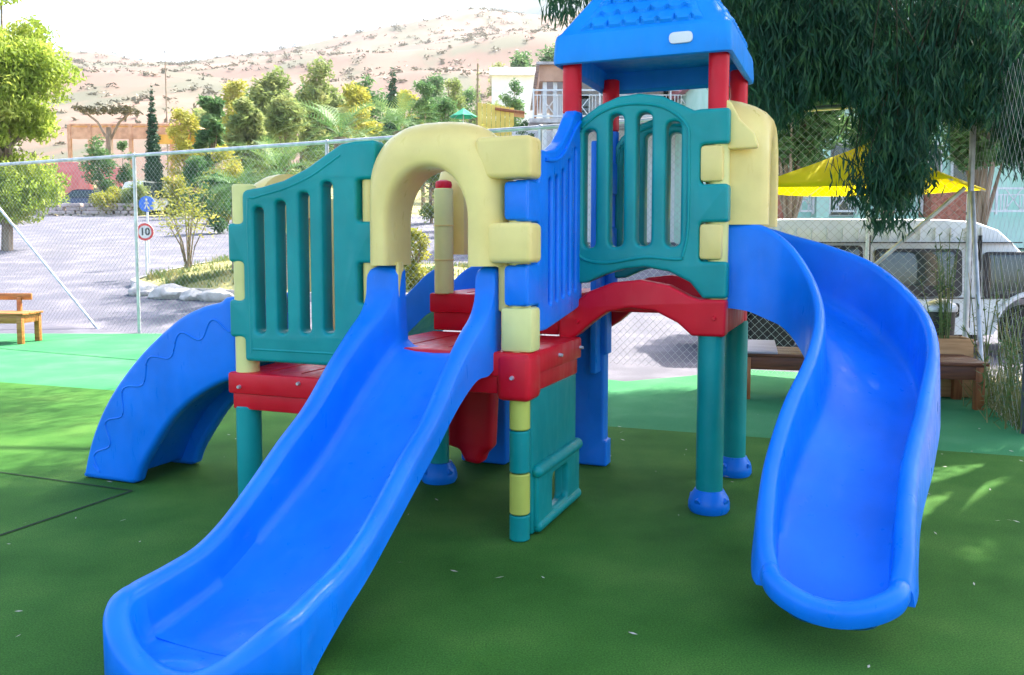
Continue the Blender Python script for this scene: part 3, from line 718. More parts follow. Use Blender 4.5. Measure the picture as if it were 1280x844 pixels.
# ------------------------------------------------------------------ benches
def bench(name, loc, rz, L, W, Hh, mat_l, mat_s, label, boards=3, raised=False):
    T = thing(name, loc, rz); tag(T, label, 'bench')
    for x in (.05, L - .05):
        for y in (.05, W - .05): MB().box((x, y, Hh / 2 - .02), (.075, .075, Hh - .04), .006).out('leg', mat_l, T)
    outs(MB().b2((.012, .02, Hh - .15), (L - .012, .05, Hh - .03), .005).b2((.012, W - .05, Hh - .15), (L - .012, W - .02, Hh - .03), .005), 'apron', mat_s, T)
    outs(MB().b2((.02, .055, Hh - .15), (.045, W - .055, Hh - .03), .004).b2((L - .045, .055, Hh - .15), (L - .02, W - .055, Hh - .03), .004), 'end_apron', mat_s, T)
    w = W / boards
    for i in range(boards): MB().b2((-.015, i * w + .004, Hh - .03), (L + .015, (i + 1) * w - .004, Hh), .006).out('seat_board', mat_s, T)
    return T
B1 = bench('wooden_bench', (-8.52, 12.15, 0), R(0), 1.47, .55, .46, M['wood_light'], M['wood_light'], 'orange varnished wooden bench at the left edge in front of the fence')
outs(MB().b2((.05, .56, .62), (1.3, .60, .72), .008).b2((.1, .52, 0), (.16, .57, .66), .005).b2((1.1, .52, 0), (1.16, .57, .66), .005), 'back_rail', M['wood_light'], B1)
B2b = bench('wooden_bench', (2.10, 7.72, 0), R(-14), .84, .62, .44, M['wood_mid'], M['wood_dark'], 'dark wooden bench with a pale tilted board, behind the tower legs and curved slide')
MB().box((.15, .25, .475), (.34, .52, .022), .005, rot=Matrix.Rotation(R(6), 4, 'X')).out('tilted_board', M['wood_grey'], B2b)
MB().b2((.70, .63, .02), (.78, .70, .74), .006).out('back_post', M['wood_mid'], B2b)
B3 = bench('wooden_bench', (3.3, 7.28, 0), R(-9), .76, .62, .42, M['wood_mid'], M['wood_dark'], 'dark red-brown wooden bench standing right of the curved slide')
# planter and plant behind that bench
pt = thing('planter_box', (4.08, 7.95, 0), R(-10)); tag(pt, 'tan wooden planter box behind the bench right of the curved slide', 'planter')
pb = MB()
for (x0, x1, y0, y1) in ((-.2, .2, -.16, -.13), (-.2, .2, .13, .16), (-.2, -.17, -.13, .13), (.17, .2, -.13, .13)): pb.b2((x0, y0, .02), (x1, y1, .56), .004)
pb.out('planter_wall', noisy('planter_wood', (.42, .21, .08), (.58, .33, .15), 3, .7, stretch=(1, 1, 12)), pt)
MB().b2((-.168, -.128, .1), (.168, .128, .5)).out('soil', noisy('soil', (.04, .025, .015), (.09, .06, .04), 20, 1), pt)
# litter bin
bn = thing('litter_bin', (4.2, 8.35, 0)); bn.location = (at(1177, 8.3), 8.3, 0); tag(bn, 'grey lidded litter bin half hidden behind the curved slide rim', 'bin')
MB().lathe((0, 0, 0), [(.10, .02), (.13, .6), (.135, .78)]).out('bin_body', M['vandark'], bn)
MB().lathe((0, 0, 0), [(.150, .78), (.155, .82), (.13, .86), (.05, .9)]).out('bin_lid', M['galv'], bn)

# ------------------------------------------------------------------ plants and trees
def leaf_cloud(centers, radii, n, size, aspect=.55, droop=.0, squash=.8):
    """n leaf quads on/in a set of blobs"""
    centers = np.array(centers, float); radii = np.array(radii, float)
    w = radii ** 2; k = rng.choice(len(centers), n, p=w / w.sum())
    d = rng.normal(size=(n, 3)); d /= np.linalg.norm(d, axis=1)[:, None]
    rad = radii[k] * (rng.random(n) ** .45)
    lump = 1 + .28 * np.sin(d[:, 0] * 6 + k) * np.cos(d[:, 2] * 5 + k * 1.7)
    c = centers[k] + d * (rad * lump)[:, None] * np.array([1, 1, squash])
    t = rng.normal(size=(n, 3)); t[:, 2] = t[:, 2] * .6 - droop * 2; t /= np.linalg.norm(t, axis=1)[:, None]
    s = np.cross(t, rng.normal(size=(n, 3))); s /= np.linalg.norm(s, axis=1)[:, None]
    L = size * rng.uniform(.6, 1.4, n)[:, None]; W = L * aspect
    return np.stack([c - t * L, c + s * W * .6 - t * L * .1, c + t * L, c - s * W * .6 - t * L * .1], axis=1)
def tree(name, x, y, top, wid, mat, label, n=2600, size=None, kind='round', trunk=.14, group=None, cat='tree', bottom=None, zbase=None, droop=0):
    z0 = g(x, y) - .1 if zbase is None else zbase; Hh = top - z0
    T = thing(name, (x, y, z0)); tag(T, label, cat, group)
    tr = MB(); r0 = max(.04, Hh * .018)
    bot = (bottom if bottom is not None else trunk * Hh)
    tr.tube([(0, 0, -.1), (.05 * wid * rng.uniform(-1, 1), 0, Hh * .35), (0, 0, Hh * (.6 if kind != 'cone' else .95))], [r0, r0 * .75, r0 * .3], 8)
    C, Rr = [], []
    if kind == 'cone':
        m_ = 22
        for i in range(m_):
            f = i / (m_ - 1); C.append((0, 0, bot + (Hh - bot) * f * .97)); Rr.append(wid / 2 * ((1 - f ** 1.5) * .95 + .10) * min(1, .6 + f * 4))
    else:
        m_ = 22
        for i in range(m_):
            a = rng.uniform(0, 2 * PI); f = rng.uniform(0, 1); rr = wid / 2 * rng.uniform(.28, .5)
            env = math.sqrt(max(.05, 1 - (2 * f - 1) ** 2))
            q = (math.cos(a) * (wid / 2 - rr) * env * rng.uniform(.5, 1), math.sin(a) * (wid / 2 - rr) * env * rng.uniform(.5, 1), bot + rr * .7 + (Hh - bot - 1.4 * rr) * f)
            C.append(q); Rr.append(rr)
            if i % 2 == 0: tr.tube([(0, 0, Hh * .25 + .2 * f * Hh), ((q[0]) * .5, q[1] * .5, (q[2] + Hh * .3) / 2 + .1), q], [r0 * .5, r0 * .3, r0 * .12], 6)
    tr.out('trunk', M['bark'], T)
    size = (size or wid * .035) * 1.25; n = int(n * 2.2)
    quads('crown', leaf_cloud(C, Rr, n, size, squash=1.0 if kind == 'cone' else .85, droop=droop), mat, T)
    return T
def bgtree(px, Y, ytop, wpx, mat, label, name='broadleaf_tree', **k):
    return tree(name, at(px, Y), Y, zt(ytop, Y), wpx * Y / FPX, mat, label, **k)

GT = 'trees on the slope beyond the car park'
bgtree(10, 27, -75, 185, F['lime'], 'large drooping lime green tree at the left edge beyond the car park', 'pepper_tree', n=26000, size=.075, bottom=.4, droop=.5)
bgtree(196, 50, 103, 24, F['pine'], 'narrow dark green cypress standing alone left of the playset', 'cypress_tree', n=4200, size=.09, kind='cone', bottom=.2)
bgtree(268, 52, 112, 46, F['green'], 'dark conifer with tiered branches right of the cypress', 'conifer_tree', n=2600, size=.16, group=None)
bgtree(312, 50, 122, 62, F['olive'], 'pale green pine just right of the dark conifer', 'pine_tree', n=3000, size=.16)
bgtree(236, 62, 118, 52, F['yellow'], 'washed out yellow green tree directly behind the cypress and conifer', n=2200)
bgtree(345, 66, 86, 84, F['olive'], 'broad pale olive tree behind the first palm', n=4200)
bgtree(405, 78, 74, 76, F['olive'], 'round olive tree in the middle of the row, left of the pointed conifer', n=4200)
bgtree(300, 92, 92, 66, F['yellow'], 'yellowish tree on the slope above the pine', n=2500)
bgtree(448, 70, 82, 60, F['yellow'], 'bright yellow green tree above the second palm', n=2800)
bgtree(493, 66, 80, 32, F['pine'], 'pointed dark conifer above the second palm crown', 'conifer_tree', n=2400, size=.2, kind='cone', bottom=.5)
bgtree(530, 70, 98, 54, F['green'], 'mid green tree above the yellow door hood', n=2800)
bgtree(566, 84, 92, 44, F['olive'], 'olive tree left of the slim poplar', n=2200)
bgtree(598, 86, 70, 24, F['olive'], 'slim pale poplar above the yellow door hood', 'poplar_tree', n=2200, kind='cone', bottom=1)
bgtree(640, 76, 96, 46, F['green'], 'bushy green tree left of the tower, below the white roof', n=2400)
bgtree(655, 120, 62, 56, F['green'], 'dark green tree on the hillside above the long white roof', n=2200)
bgtree(690, 125, 52, 60, F['green'], 'dark green tree on the hillside touching the tower roof', n=2200)
bgtree(622, 124, 76, 44, F['olive'], 'small olive tree on the hillside left of the long white roof', n=1800)
bgtree(380, 110, 96, 60, F['green'], 'hazy green tree far behind the olive trees', n=2000)
bgtree(465, 105, 92, 70, F['green'], 'wide hazy tree far behind the pointed conifer', n=2200)
bgtree(545, 110, 92, 60, F['green'], 'hazy green tree far up behind the door hood', n=2000)
for i, (px, Y, yt, w, mt, lab) in enumerate([(262, 100, 128, 70, 'olive', 'pale rounded tree far behind the dark conifer'), (328, 108, 104, 80, 'green', 'hazy rounded tree behind the broad olive tree'), (430, 100, 112, 80, 'olive', 'low spreading tree between the two olive trees and pointed conifer'),
        (505, 96, 112, 62, 'yellow', 'light spreading tree right of the pointed conifer'), (585, 104, 100, 60, 'green', 'broad dark tree behind the slim poplar'), (622, 60, 118, 46, 'olive', 'pale bushy tree directly above the yellow play shed'), (362, 54, 116, 70, 'olive', 'lower pale tree in front of the broad olive tree'), (455, 50, 124, 66, 'yellow', 'low bright tree just behind the two palms'), (560, 56, 122, 60, 'green', 'low green tree right behind the yellow door hood')]):
    bgtree(px, Y, yt, w, F[mt], lab, n=3000)
# umbrella-shaped tree
ut = thing('umbrella_tree', (at(142, 56), 56, g(-26, 56) - .1)); tag(ut, 'flat topped umbrella shaped tree left of the cypress', 'tree')
hh = zt(140, 56) - ut.location.z
MB().tube([(0, 0, 0), (0, 0, hh * .6), (0, 0, hh * .85)], [.28, .24, .16], 8).tube([(0, 0, hh * .7), (-.7, 0, hh * .9), (-1.5, 0, hh)], .08, 6).tube([(0, 0, hh * .7), (.7, 0, hh * .9), (1.5, 0, hh)], .08, 6).out('trunk', M['bark'], ut)
quads('crown', leaf_cloud([(x, y, hh + .1 - .1 * (x * x + y * y) ** .5 * 0) for x in (-1.5, -.8, 0, .8, 1.5) for y in (-.6, .6)], [.45] * 10, 1500, .12, squash=.45), F['scrub'], ut)
# low planting along the far side of the car park
names = ['clipped green hedge clump', 'rounded dark shrub', 'yellow flowering bush', 'pale feathery bush', 'orange tinted bush']
for i, (px, Y, yt, w, mt, lab) in enumerate([
    (12, 40, 232, 70, 'yellow', 'yellow green bush under the big left tree'), (62, 52, 228, 50, 'olive', 'olive bush below the left end of the pink wall'),
    (128, 50, 168, 52, 'green', 'dark green bush left of the fence post top, under the brown pergola'), (160, 50, 176, 34, 'green', 'dark bush between pergola and white parked car'),
    (140, 47, 232, 60, 'yellow', 'yellow bush in front of the pink wall'), (172, 47, 226, 46, 'olive', 'low olive bush at the foot of the cypress'),
    (222, 46, 214, 44, 'yellow', 'orange yellow bush right of the cypress'), (250, 44, 195, 50, 'green', 'green bush behind the thin sapling'),
    (285, 40, 180, 60, 'yellow', 'pale bush left of the first palm'), (275, 34, 215, 56, 'green', 'teal green bush behind the climber hood'),
    (540, 40, 150, 60, 'olive', 'olive bush seen over the yellow door hood'), (600, 34, 158, 50, 'yellow', 'yellow bush between green parasol and yellow shed'),
    (655, 32, 140, 40, 'green', 'small green bush below the white balcony'), (520, 17.5, 285, 60, 'yellow', 'dry yellow bush seen through the doorway'), (548, 19, 335, 70, 'green', 'low green bush seen through the doorway')]):
    z0 = g(at(px, Y), Y)
    tree('shrub', at(px, Y), Y, zt(yt, Y), w * Y / FPX, F[mt], lab, n=1500, size=.028 * w * Y / FPX + .02, trunk=.02, cat='shrub')

def palm(px, Y, yc, rad, label, nf=44):
    x = at(px, Y); z0 = g(x, Y); zc = zt(yc, Y); T = thing('palm', (x, Y, z0)); tag(T, label, 'palm')
    h = zc - z0
    MB().tube([(0, 0, -.1), (.03, 0, h * .5), (0, 0, h)], [.2, .17, .16], 10).out('trunk', M['bark'], T)
    V = []
    for i in range(nf):
        az = rng.uniform(0, 2 * PI); el = rng.uniform(-.15, 1.35); L = rad * rng.uniform(.8, 1.1)
        d0 = Vector((math.cos(az), math.sin(az), 0)); prev = Vector((0, 0, h)); ang = el
        side = Vector((-d0.y, d0.x, 0)); n = 16
        for s in range(n):
            step = L / n; dr = d0 * math.cos(ang) + Vector((0, 0, math.sin(ang))); nx = prev + dr * step; ang -= .075
            V.append([prev + side * .008, prev - side * .008, nx - side * .006, nx + side * .006])
            if s > 2:
                ll = L * .26 * math.sin(PI * (s / n) ** .8) + .04
                for sg in (1, -1):
                    e = nx + side * sg * ll * .75 + dr * ll * .65 + Vector((0, 0, .10 * ll))
                    V.append([nx, nx + dr * .018, e, nx - dr * .018])
            prev = nx
    quads('fronds', np.array([[tuple(v) for v in f] for f in V]), F['palm'], T)
palm(428, 20, 172, 1.45, 'spiky palm with fronds over the fence rail, left of the teal panel top')
palm(500, 22, 165, 1.35, 'spiky palm between the teal panel and the yellow door hood')
palm(352, 17.5, 222, 1.25, 'low palm behind the fence post and climber hood')
palm(300, 19, 238, 1.0, 'smallest low palm at the edge of the planted island')

# thin sapling on the island, island bed with rocks
def sapling(x, y, h, label, mat, n=900, r=.9, z0=None):
    z0 = g(x, y) if z0 is None else z0; T = thing('sapling', (x, y, z0)); tag(T, label, 'sapling')
    st = MB(); tips = []
    for i in range(9):
        a = rng.uniform(0, 2 * PI); q = (math.cos(a) * r * rng.uniform(.3, 1), math.sin(a) * r * .7 * rng.uniform(.3, 1), h * rng.uniform(.65, 1))
        st.tube([(0, 0, 0), (q[0] * .3, q[1] * .3, q[2] * .5), q], [.025, .016, .006], 6); tips.append(q); tips.append((q[0] * .7, q[1] * .7, q[2] * .75))
    st.out('stems', M['bark'], T)
    quads('leaves', leaf_cloud(tips, [.28 * r + .05] * len(tips), n, .05), mat, T)
sapling(at(236, 20.5), 20.5, 2.2, 'thin yellow green sapling with bare stems on the planted island', F['yellow'])

# planted island in the car park
isl = [(at(150, 18.5), 18.9), (at(190, 17.6), 17.7), (at(290, 17.0), 17.2), (at(420, 17), 16.8), (at(600, 17), 16.6), (at(700, 18), 17.4), (at(640, 21), 20.5), (at(420, 22), 21.5), (at(330, 22.5), 22.4), (at(270, 23), 22.8), (at(215, 21), 20.8)]
bm = bmesh.new()
ir = rnd(isl, .6, 6)
rg = [[bm.verts.new((x * 1, y, g(x, y) + dz)) for x, y in ir] for dz in (-.05, .16)]
cx_ = sum(p[0] for p in ir) / len(ir); cy_ = sum(p[1] for p in ir) / len(ir)
rg.append([bm.verts.new((x + (cx_ - x) * .03, y + (cy_ - y) * .06, g(x, y) + .16)) for x, y in ir])
for A, B_ in zip(rg, rg[1:]):
    for k in range(len(ir)): bm.faces.new((A[k], A[(k + 1) % len(ir)], B_[(k + 1) % len(ir)], B_[k]))
bmesh.ops.recalc_face_normals(bm, faces=bm.faces)
me = bpy.data.meshes.new('kerb'); bm.to_mesh(me); bm.free(); tag(link('kerb', me, M['stone'], None, False), kind='structure')
bm = bmesh.new()
cc = bm.verts.new((cx_, cy_, g(cx_, cy_) + .42)); r1_ = [bm.verts.new((x + (cx_ - x) * .03, y + (cy_ - y) * .06, g(x, y) + .13)) for x, y in ir]
r2_ = [bm.verts.new((x + (cx_ - x) * .4, y + (cy_ - y) * .45, g(x, y) * .6 + g(cx_, cy_) * .4 + .36)) for x, y in ir]
for k in range(len(ir)):
    j = (k + 1) % len(ir); bm.faces.new((r1_[k], r1_[j], r2_[j], r2_[k])); bm.faces.new((r2_[k], r2_[j], cc))
me = bpy.data.meshes.new('island_soil'); bm.to_mesh(me); bm.free()
tag(link('island_soil', me, verge, None, True, 80), kind='structure')
n = 9000; P_ = []
while len(P_) < n:
    a = rng.uniform(0, 2 * PI); q = math.sqrt(rng.random()) * .92; k = rng.integers(len(ir)); ex, ey = ir[k]; ex2, ey2 = ir[(k + 1) % len(ir)]; t = rng.random()
    x = cx_ + (ex + (ex2 - ex) * t - cx_) * q; y = cy_ + (ey + (ey2 - ey) * t - cy_) * q
    P_.append((x, y, g(x, y) + .13 + .25 * (1 - q)))
P_ = np.array(P_); up_ = np.stack([rng.normal(size=n) * .05, rng.normal(size=n) * .05, rng.uniform(.06, .22, n)], 1); sd = np.stack([rng.normal(size=n) * .012, rng.normal(size=n) * .012, np.zeros(n)], 1)
tag(quads('island_grass', np.stack([P_ - sd, P_ + sd, P_ + sd * .3 + up_, P_ - sd * .3 + up_], 1), F['dry']), 'dry yellow grass growing on the planted island', 'grass', kind='stuff')
def rock(x, y, r, label):
    bm = bmesh.new(); bmesh.ops.create_icosphere(bm, subdivisions=3, radius=r)
    sd_ = rng.uniform(0, 50)
    for v_ in bm.verts: v_.co *= 1 + .35 * noise.noise(v_.co / r * 1.4 + Vector((sd_, 0, 0))); v_.co.z *= .62; v_.co.x *= 1.25
    me = bpy.data.meshes.new('rock'); bm.to_mesh(me); bm.free(); o = link('rock', me, M['stone'], None, True, 35)
    o.location = (x, y, g(x, y) + r * .25); tag(o, label, 'rock', 'rocks along the edge of the planted island')
for px, Y, r, l in ((178, 17.7, .26, 'pale rock at the left tip of the island, behind the fence post'), (212, 17.3, .30, 'large pale rock below the two road signs'),
                    (240, 17.1, .22, 'smaller pale rock in the middle of the island edge'), (268, 17.0, .27, 'pale rock next to the climber hood on the island edge'),
                    (515, 16.7, .22, 'pale rock seen through the doorway')):
    rock(at(px, Y), Y, r, l)

# ------------------------------------------------------------------ road signs
def sign(px, Y, ybot, yc, rad, kind, label):
    x = at(px, Y); z0 = g(x, Y) + .1; zc = zt(yc, Y); T = thing('road_sign', (x, Y, z0)); tag(T, label, 'road sign')
    MB().cyl((0, .03, 0), (0, .03, zc - z0 + rad * .8), .028, seg=12).out('sign_post', M['white'], T)
    dsc = MB().cyl((0, .0, zc - z0), (0, .012, zc - z0), rad, seg=36).out('sign_disc', M['white'] if kind == 'limit' else bluep, T, angle=30)
    z = zc - z0
    if kind == 'limit':
        rg_ = MB(); rr = []
        for ro, dy in ((rad * .98, -.002), (rad * .98, -.006), (rad * .74, -.006), (rad * .74, -.002)): rr.append([Vector((ro * math.cos(2 * PI * k / 40), dy, z + ro * math.sin(2 * PI * k / 40))) for k in range(40)])
        rg_.loft(rr + [rr[0]], caps=False); rg_.out('red_ring', redp, dsc)
        tcu = bpy.data.curves.new('numerals', 'FONT'); tcu.body = '10'; tcu.size = rad * 1.15; tcu.align_x = 'CENTER'; tcu.align_y = 'CENTER'; tcu.extrude = .002; tcu.offset = .006
        to = bpy.data.objects.new('numerals', tcu); COL.objects.link(to); dg = bpy.context.evaluated_depsgraph_get(); dg.update()
        me = bpy.data.meshes.new_from_object(to.evaluated_get(dg)); bpy.data.objects.remove(to)
        me.transform(Matrix.Translation((0, -.005, z)) @ Matrix.Rotation(R(90), 4, 'X')); me.materials.clear(); link('numerals', me, M['vandark'], dsc, False)
    else:
        f = MB()      # white walking figure
        f.cyl((0, -.003, z + rad * .55), (0, -.007, z + rad * .55), rad * .13, seg=16)
        for (p, q, w) in (((0, .42), (0, -.05), .11), ((0, .32), (-.28, .02), .06), ((0, .32), (.28, .02), .06), ((0, -.05), (-.24, -.6), .075), ((0, -.05), (.24, -.6), .075)):
            p_ = Vector((p[0] * rad, -.005, z + p[1] * rad)); q_ = Vector((q[0] * rad, -.005, z + q[1] * rad)); d = q_ - p_
            f.box((p_ + q_) / 2, (w * rad * 2, .004, d.length), 0, rot=Matrix.Rotation(math.atan2(d.x, d.z), 4, 'Y'))
        f.out('walking_figure', M['white'], dsc)
    return T
bluep = noisy('blue_sign', (.03, .14, .62), (.05, .2, .7), 2, .4); redp = noisy('red_sign', (.65, .03, .04), (.75, .06, .06), 2, .4)
sign(186, 22.6, 330, 255, .21, 'ped', 'round blue pedestrian sign on a white post')
sign(183, 20.4, 330, 290, .21, 'limit', 'white speed limit sign reading 10 with a red ring')

# ------------------------------------------------------------------ far side of the car park
def wallbox(name, px0, px1, Y, yt, yb, mat, label, th=.4, cat='wall', zb=None):
    x0, x1 = at(px0, Y), at(px1, Y); z1 = zt(yt, Y); z0 = g((x0 + x1) / 2, Y) - .3 if zb is None else zb
    o = MB().box(((x0 + x1) / 2, Y, (z0 + z1) / 2), (x1 - x0, th, z1 - z0), .03).out(name, mat, None); tag(o, label, cat); return o
sw = thing('stone_wall', (at(95, 46.5), 46.5, 0)); tag(sw, 'low rough stone wall at the far edge of the car park', 'wall')
m = MB(); x = -3.2
while x < 3.4:
    for k in range(4):
        w_ = rng.uniform(.25, .5); m.box((x + rng.uniform(-.05, .05) + (k % 2) * .2, rng.uniform(-.05, .05), 3.0 + .12 + k * .2), (w_, .4, .19), .04, rot=Matrix.Rotation(rng.uniform(-.1, .1), 4, 'Y'))
    x += .42
m.out('stonework', noisy('pinkish_stone', (.40, .32, .30), (.62, .5, .48), 2, .9, bump=.8, bscale=9), sw)
wallbox('garden_wall', 50, 118, 55, 203, 240, M['pinkwall'], 'pink rendered wall behind the bushes on the left')
wallbox('garden_wall', 132, 158, 55, 210, 240, M['pinkwall'], 'short piece of pink wall left of the cypress')

def car(name, x, y, rz, L, W, Hc, paint, label, z=None):
    T = thing(name, (x, y, g(x, y) if z is None else z), rz); tag(T, label, 'car')
    prof = [(-L / 2, .35), (-L / 2 + .02, .62), (-L / 2 + .12, .82), (-L * .27, .92), (-L * .15, Hc - .06), (-L * .08, Hc), (L * .2, Hc), (L * .30, Hc - .08), (L * .42, .98), (L / 2 - .05, .92), (L / 2, .6), (L / 2, .35), (L / 2 - .1, .25), (-L / 2 + .1, .25)]
    rr = []
    for yy, sc in ((-W / 2 + .05, .96), (-W / 2, .99), (-W / 2 + .0, 1), (W / 2, 1), (W / 2, .99), (W / 2 - .05, .96)):
        rr.append([Vector((px_, yy * (1 - .22 * max(0, (pz - .95) / (Hc - .95))), .25 + (pz - .25) * sc)) for px_, pz in prof])
    MB().loft(rr).out('body', paint, T)
    for s in (-1, 1):
        gl = MB(); gy = s * (W / 2 * .9)
        gl.loft([[Vector((px_, s * (W / 2 * (1 - .22 * max(0, (pz - .95) / (Hc - .95)))) + s * o_, pz)) for px_, pz in [(-L * .23, .96), (-L * .13, Hc - .09), (L * .18, Hc - .09), (L * .34, .98)]] for o_ in (-.03, .006)]).out('side_window', M['glass'], T)
        for xx in (-L * .31, L * .31):
            w_ = MB().cyl((xx, s * (W / 2 - .16), .31), (xx, s * (W / 2 + .01), .31), .31, seg=24).out('wheel', M['tyre'], T)
            MB().cyl((xx, s * (W / 2 + .0), .31), (xx, s * (W / 2 + .02), .31), .19, seg=20).out('rim', M['galv'], w_)
    return T
car('parked_car', at(112, 50), 50, R(12), 3.9, 1.65, 1.42, noisy('dark_blue_paint', (.02, .03, .09), (.04, .06, .15), 2, .3, coat=.5), 'dark blue parked car in front of the pink wall')
car('parked_car', at(176, 49), 49.5, R(70), 3.9, 1.65, 1.9, M['white'], 'white parked car left of the cypress')
# brown pergola roofs
pg = thing('pergola', (at(180, 68), 68, g(0, 68))); tag(pg, 'long brown roofed pergola behind the cypress', 'pergola')
zz = zt(158, 68) - pg.location.z; hw = 74 * 68 / FPX
pr = MB().box((0, 0, zz - .1), (hw * 2, 3.2, .2), .04).box((0, -1.6, zz - .75), (hw * 2, .08, .9)).out('pergola_roof', M['tan'], pg)
pq = MB()
for i in range(7): MB().b2((-hw + i * hw / 3 - .12, -1.7, 0), (-hw + i * hw / 3 + .12, -1.45, zz - .1)).out('pergola_post', M['tan'], pg)
yl = thing('market_stall', (at(228, 64), 64, g(0, 64))); tag(yl, 'small orange and yellow stall right of the cypress', 'stall')
zz = zt(170, 64) - yl.location.z
MB().b2((-1.6, -.8, zz - .12), (1.6, .8, zz)).b2((-1.6, -.85, zz - .7), (1.6, -.78, zz - .1)).out('stall_awning', noisy('orange_awning', (.7, .35, .05), (.85, .5, .1), 2, .8), yl)
for s in (-1.5, 1.5): outs(MB().b2((s - .06, -.8, 0), (s + .06, -.68, zz)), 'stall_post', M['wood_mid'], yl)
# green parasol and yellow play shed behind the fence rail
def parasol(x, y, z0, zr, za_, rad, mat, label, nseg=8, sag=.0, rot=0, pole_r=.02, nm='parasol'):
    T = thing(nm, (x, y, z0)); tag(T, label, 'parasol')
    zr -= z0; za_ -= z0
    MB().cyl((0, 0, 0), (0, 0, za_ - .02), pole_r, seg=12).lathe((0, 0, 0), [(.22, 0), (.22, .05), (.05, .08), (.04, .3)]).out('pole', M['white'], T)
    V, Fc = [], []; nr = 9; ns = nseg * 6
    for j in range(nr + 1):
        f = j / nr
        for k in range(ns):
            t = 2 * PI * k / ns + rot; u_ = (k % 6) / 6
            poly_ = math.cos(PI / nseg) / math.cos((u_ - .5) * 2 * PI / nseg)
            zz_ = za_ + (zr - za_) * (f ** .92) - .06 * math.sin(PI * u_) * f * (za_ - zr)
            V.append((math.cos(t) * rad * f * poly_, math.sin(t) * rad * f * poly_, zz_))
    for j in range(nr):
        for k in range(ns): a = j * ns + k; b_ = j * ns + (k + 1) % ns; Fc.append((a, b_, b_ + ns, a + ns))
    me = bpy.data.meshes.new('canopy'); me.from_pydata(V, [], Fc)
    c = link('canopy', me, mat, T, True, 20); so_ = c.modifiers.new('thick', 'SOLIDIFY'); so_.thickness = .006
    for k in range(nseg):
        t = 2 * PI * k / nseg + rot
        rbm = MB().tube([(0, 0, za_ - .04), (math.cos(t) * rad * .55, math.sin(t) * rad * .55, za_ + (zr - za_) * .55 - .03), (math.cos(t) * rad, math.sin(t) * rad, zr - .015)], .008, 6)
        rbm.out('rib', M['galv'], T)
    return T
parasol(at(580, 38), 38, g(0, 38), zt(146, 38), zt(135, 38), .62, M['greenfab'], 'small green parasol seen above the yellow door hood')
sh = thing('play_shed', (at(622, 38), 38, g(0, 38))); tag(sh, 'yellow slatted play shed between the green parasol and the white house', 'shed')
zz = zt(131, 38) - sh.location.z
ym = noisy('yellow_boards', (.72, .52, .08), (.85, .66, .15), 2, .7)
for i in range(8): MB().b2((-.85 + i * .2, -.5, 0), (-.67 + i * .2, -.45, zz - .03 * i)).out('board', ym, sh)
MB().box((.55, 0, zz - .35), (1.3, 1.2, .12), .02, rot=Matrix.Rotation(R(8), 4, 'Y')).out('shed_roof', M['wood_mid'], sh)
# electricity pole on the hillside
ep = thing('utility_pole', (at(214, 130), 130, g(at(214, 130), 130))); tag(ep, 'thin electricity pole rising against the hillside above the cypress', 'pole')
zz = zt(58, 130) - ep.location.z
MB().tube([(0, 0, -.5), (0, 0, zz)], [.14, .08], 8).out('pole_shaft', M['bark'], ep); MB().b2((-.9, -.05, zz - .9), (.9, .05, zz - .78)).out('crossarm', M['bark'], ep)

# ------------------------------------------------------------------ houses
def rail(T, x0, x1, y, z, h=.85, n=None):
    r = MB().b2((x0, y - .025, z + h - .05), (x1, y + .025, z + h)).b2((x0, y - .02, z + .06), (x1, y + .02, z + .11)).b2((x0, y - .015, z + h - .2), (x1, y + .015, z + h - .17))
    L = x1 - x0; n = max(1, round(L / 1.15)); w = L / n
    for i in range(n):
        a = x0 + i * w
        r.b2((a, y - .03, z), (a + .05, y + .03, z + h + .02))
        for j in range(1, 4): r.b2((a + .05 + w * .09 * j, y - .012, z + .1), (a + .075 + w * .09 * j, y + .012, z + h - .18)).b2((a + w - w * .09 * j - .02, y - .012, z + .1), (a + w - w * .09 * j, y + .012, z + h - .18))
        cx = a + w / 2 + .02; q = .22
        for t in (R(38), R(-38)): r.box((cx, y, z + .38), (.026, .024, .66), rot=Matrix.Rotation(t, 4, 'Y'))
    r.b2((x1 - .05, y - .03, z), (x1, y + .03, z + h + .02))
    return r.out('railing', M['white'], T)
Hs = thing('white_house', (at(780, 30), 30, 1.0)); tag(Hs, 'white two storey house with a brown eave and balcony, seen behind the tower', 'house')
def hx_(px): return at(px, 30) - Hs.location.x
def hz_(py): return zt(py, 30) - 1.0
wm = noisy('white_siding', (.72, .70, .72), (.82, .80, .81), 1.5, .7, stretch=(14, 1, .2))
x0, x1 = hx_(697), hx_(905)
MB().b2((x0, 0, -1), (x1, 7, hz_(62))).out('wall', wm, Hs)
sd_ = MB(); x = x0 + .2
while x < x1 - .1: sd_.b2((x, -.025, 0), (x + .03, -.002, hz_(66))); x += .26
outs(sd_, 'siding_battens', wm, Hs)
MB().b2((hx_(672), -1.75, hz_(114)), (hx_(905) + .3, -1.62, hz_(95))).b2((hx_(672), -1.62, hz_(114)), (hx_(672) + .12, 7.3, hz_(95))).out('eave', M['tan'], Hs)
MB().b2((hx_(672) + .12, -1.62, hz_(101)), (hx_(905) + .3, 7.3, hz_(97))).out('soffit', M['housewhite'], Hs)
MB().b2((hx_(668), -1.9, hz_(95) + .003), (hx_(910) + .3, 7.5, hz_(92))).out('roof', M['stone'], Hs)
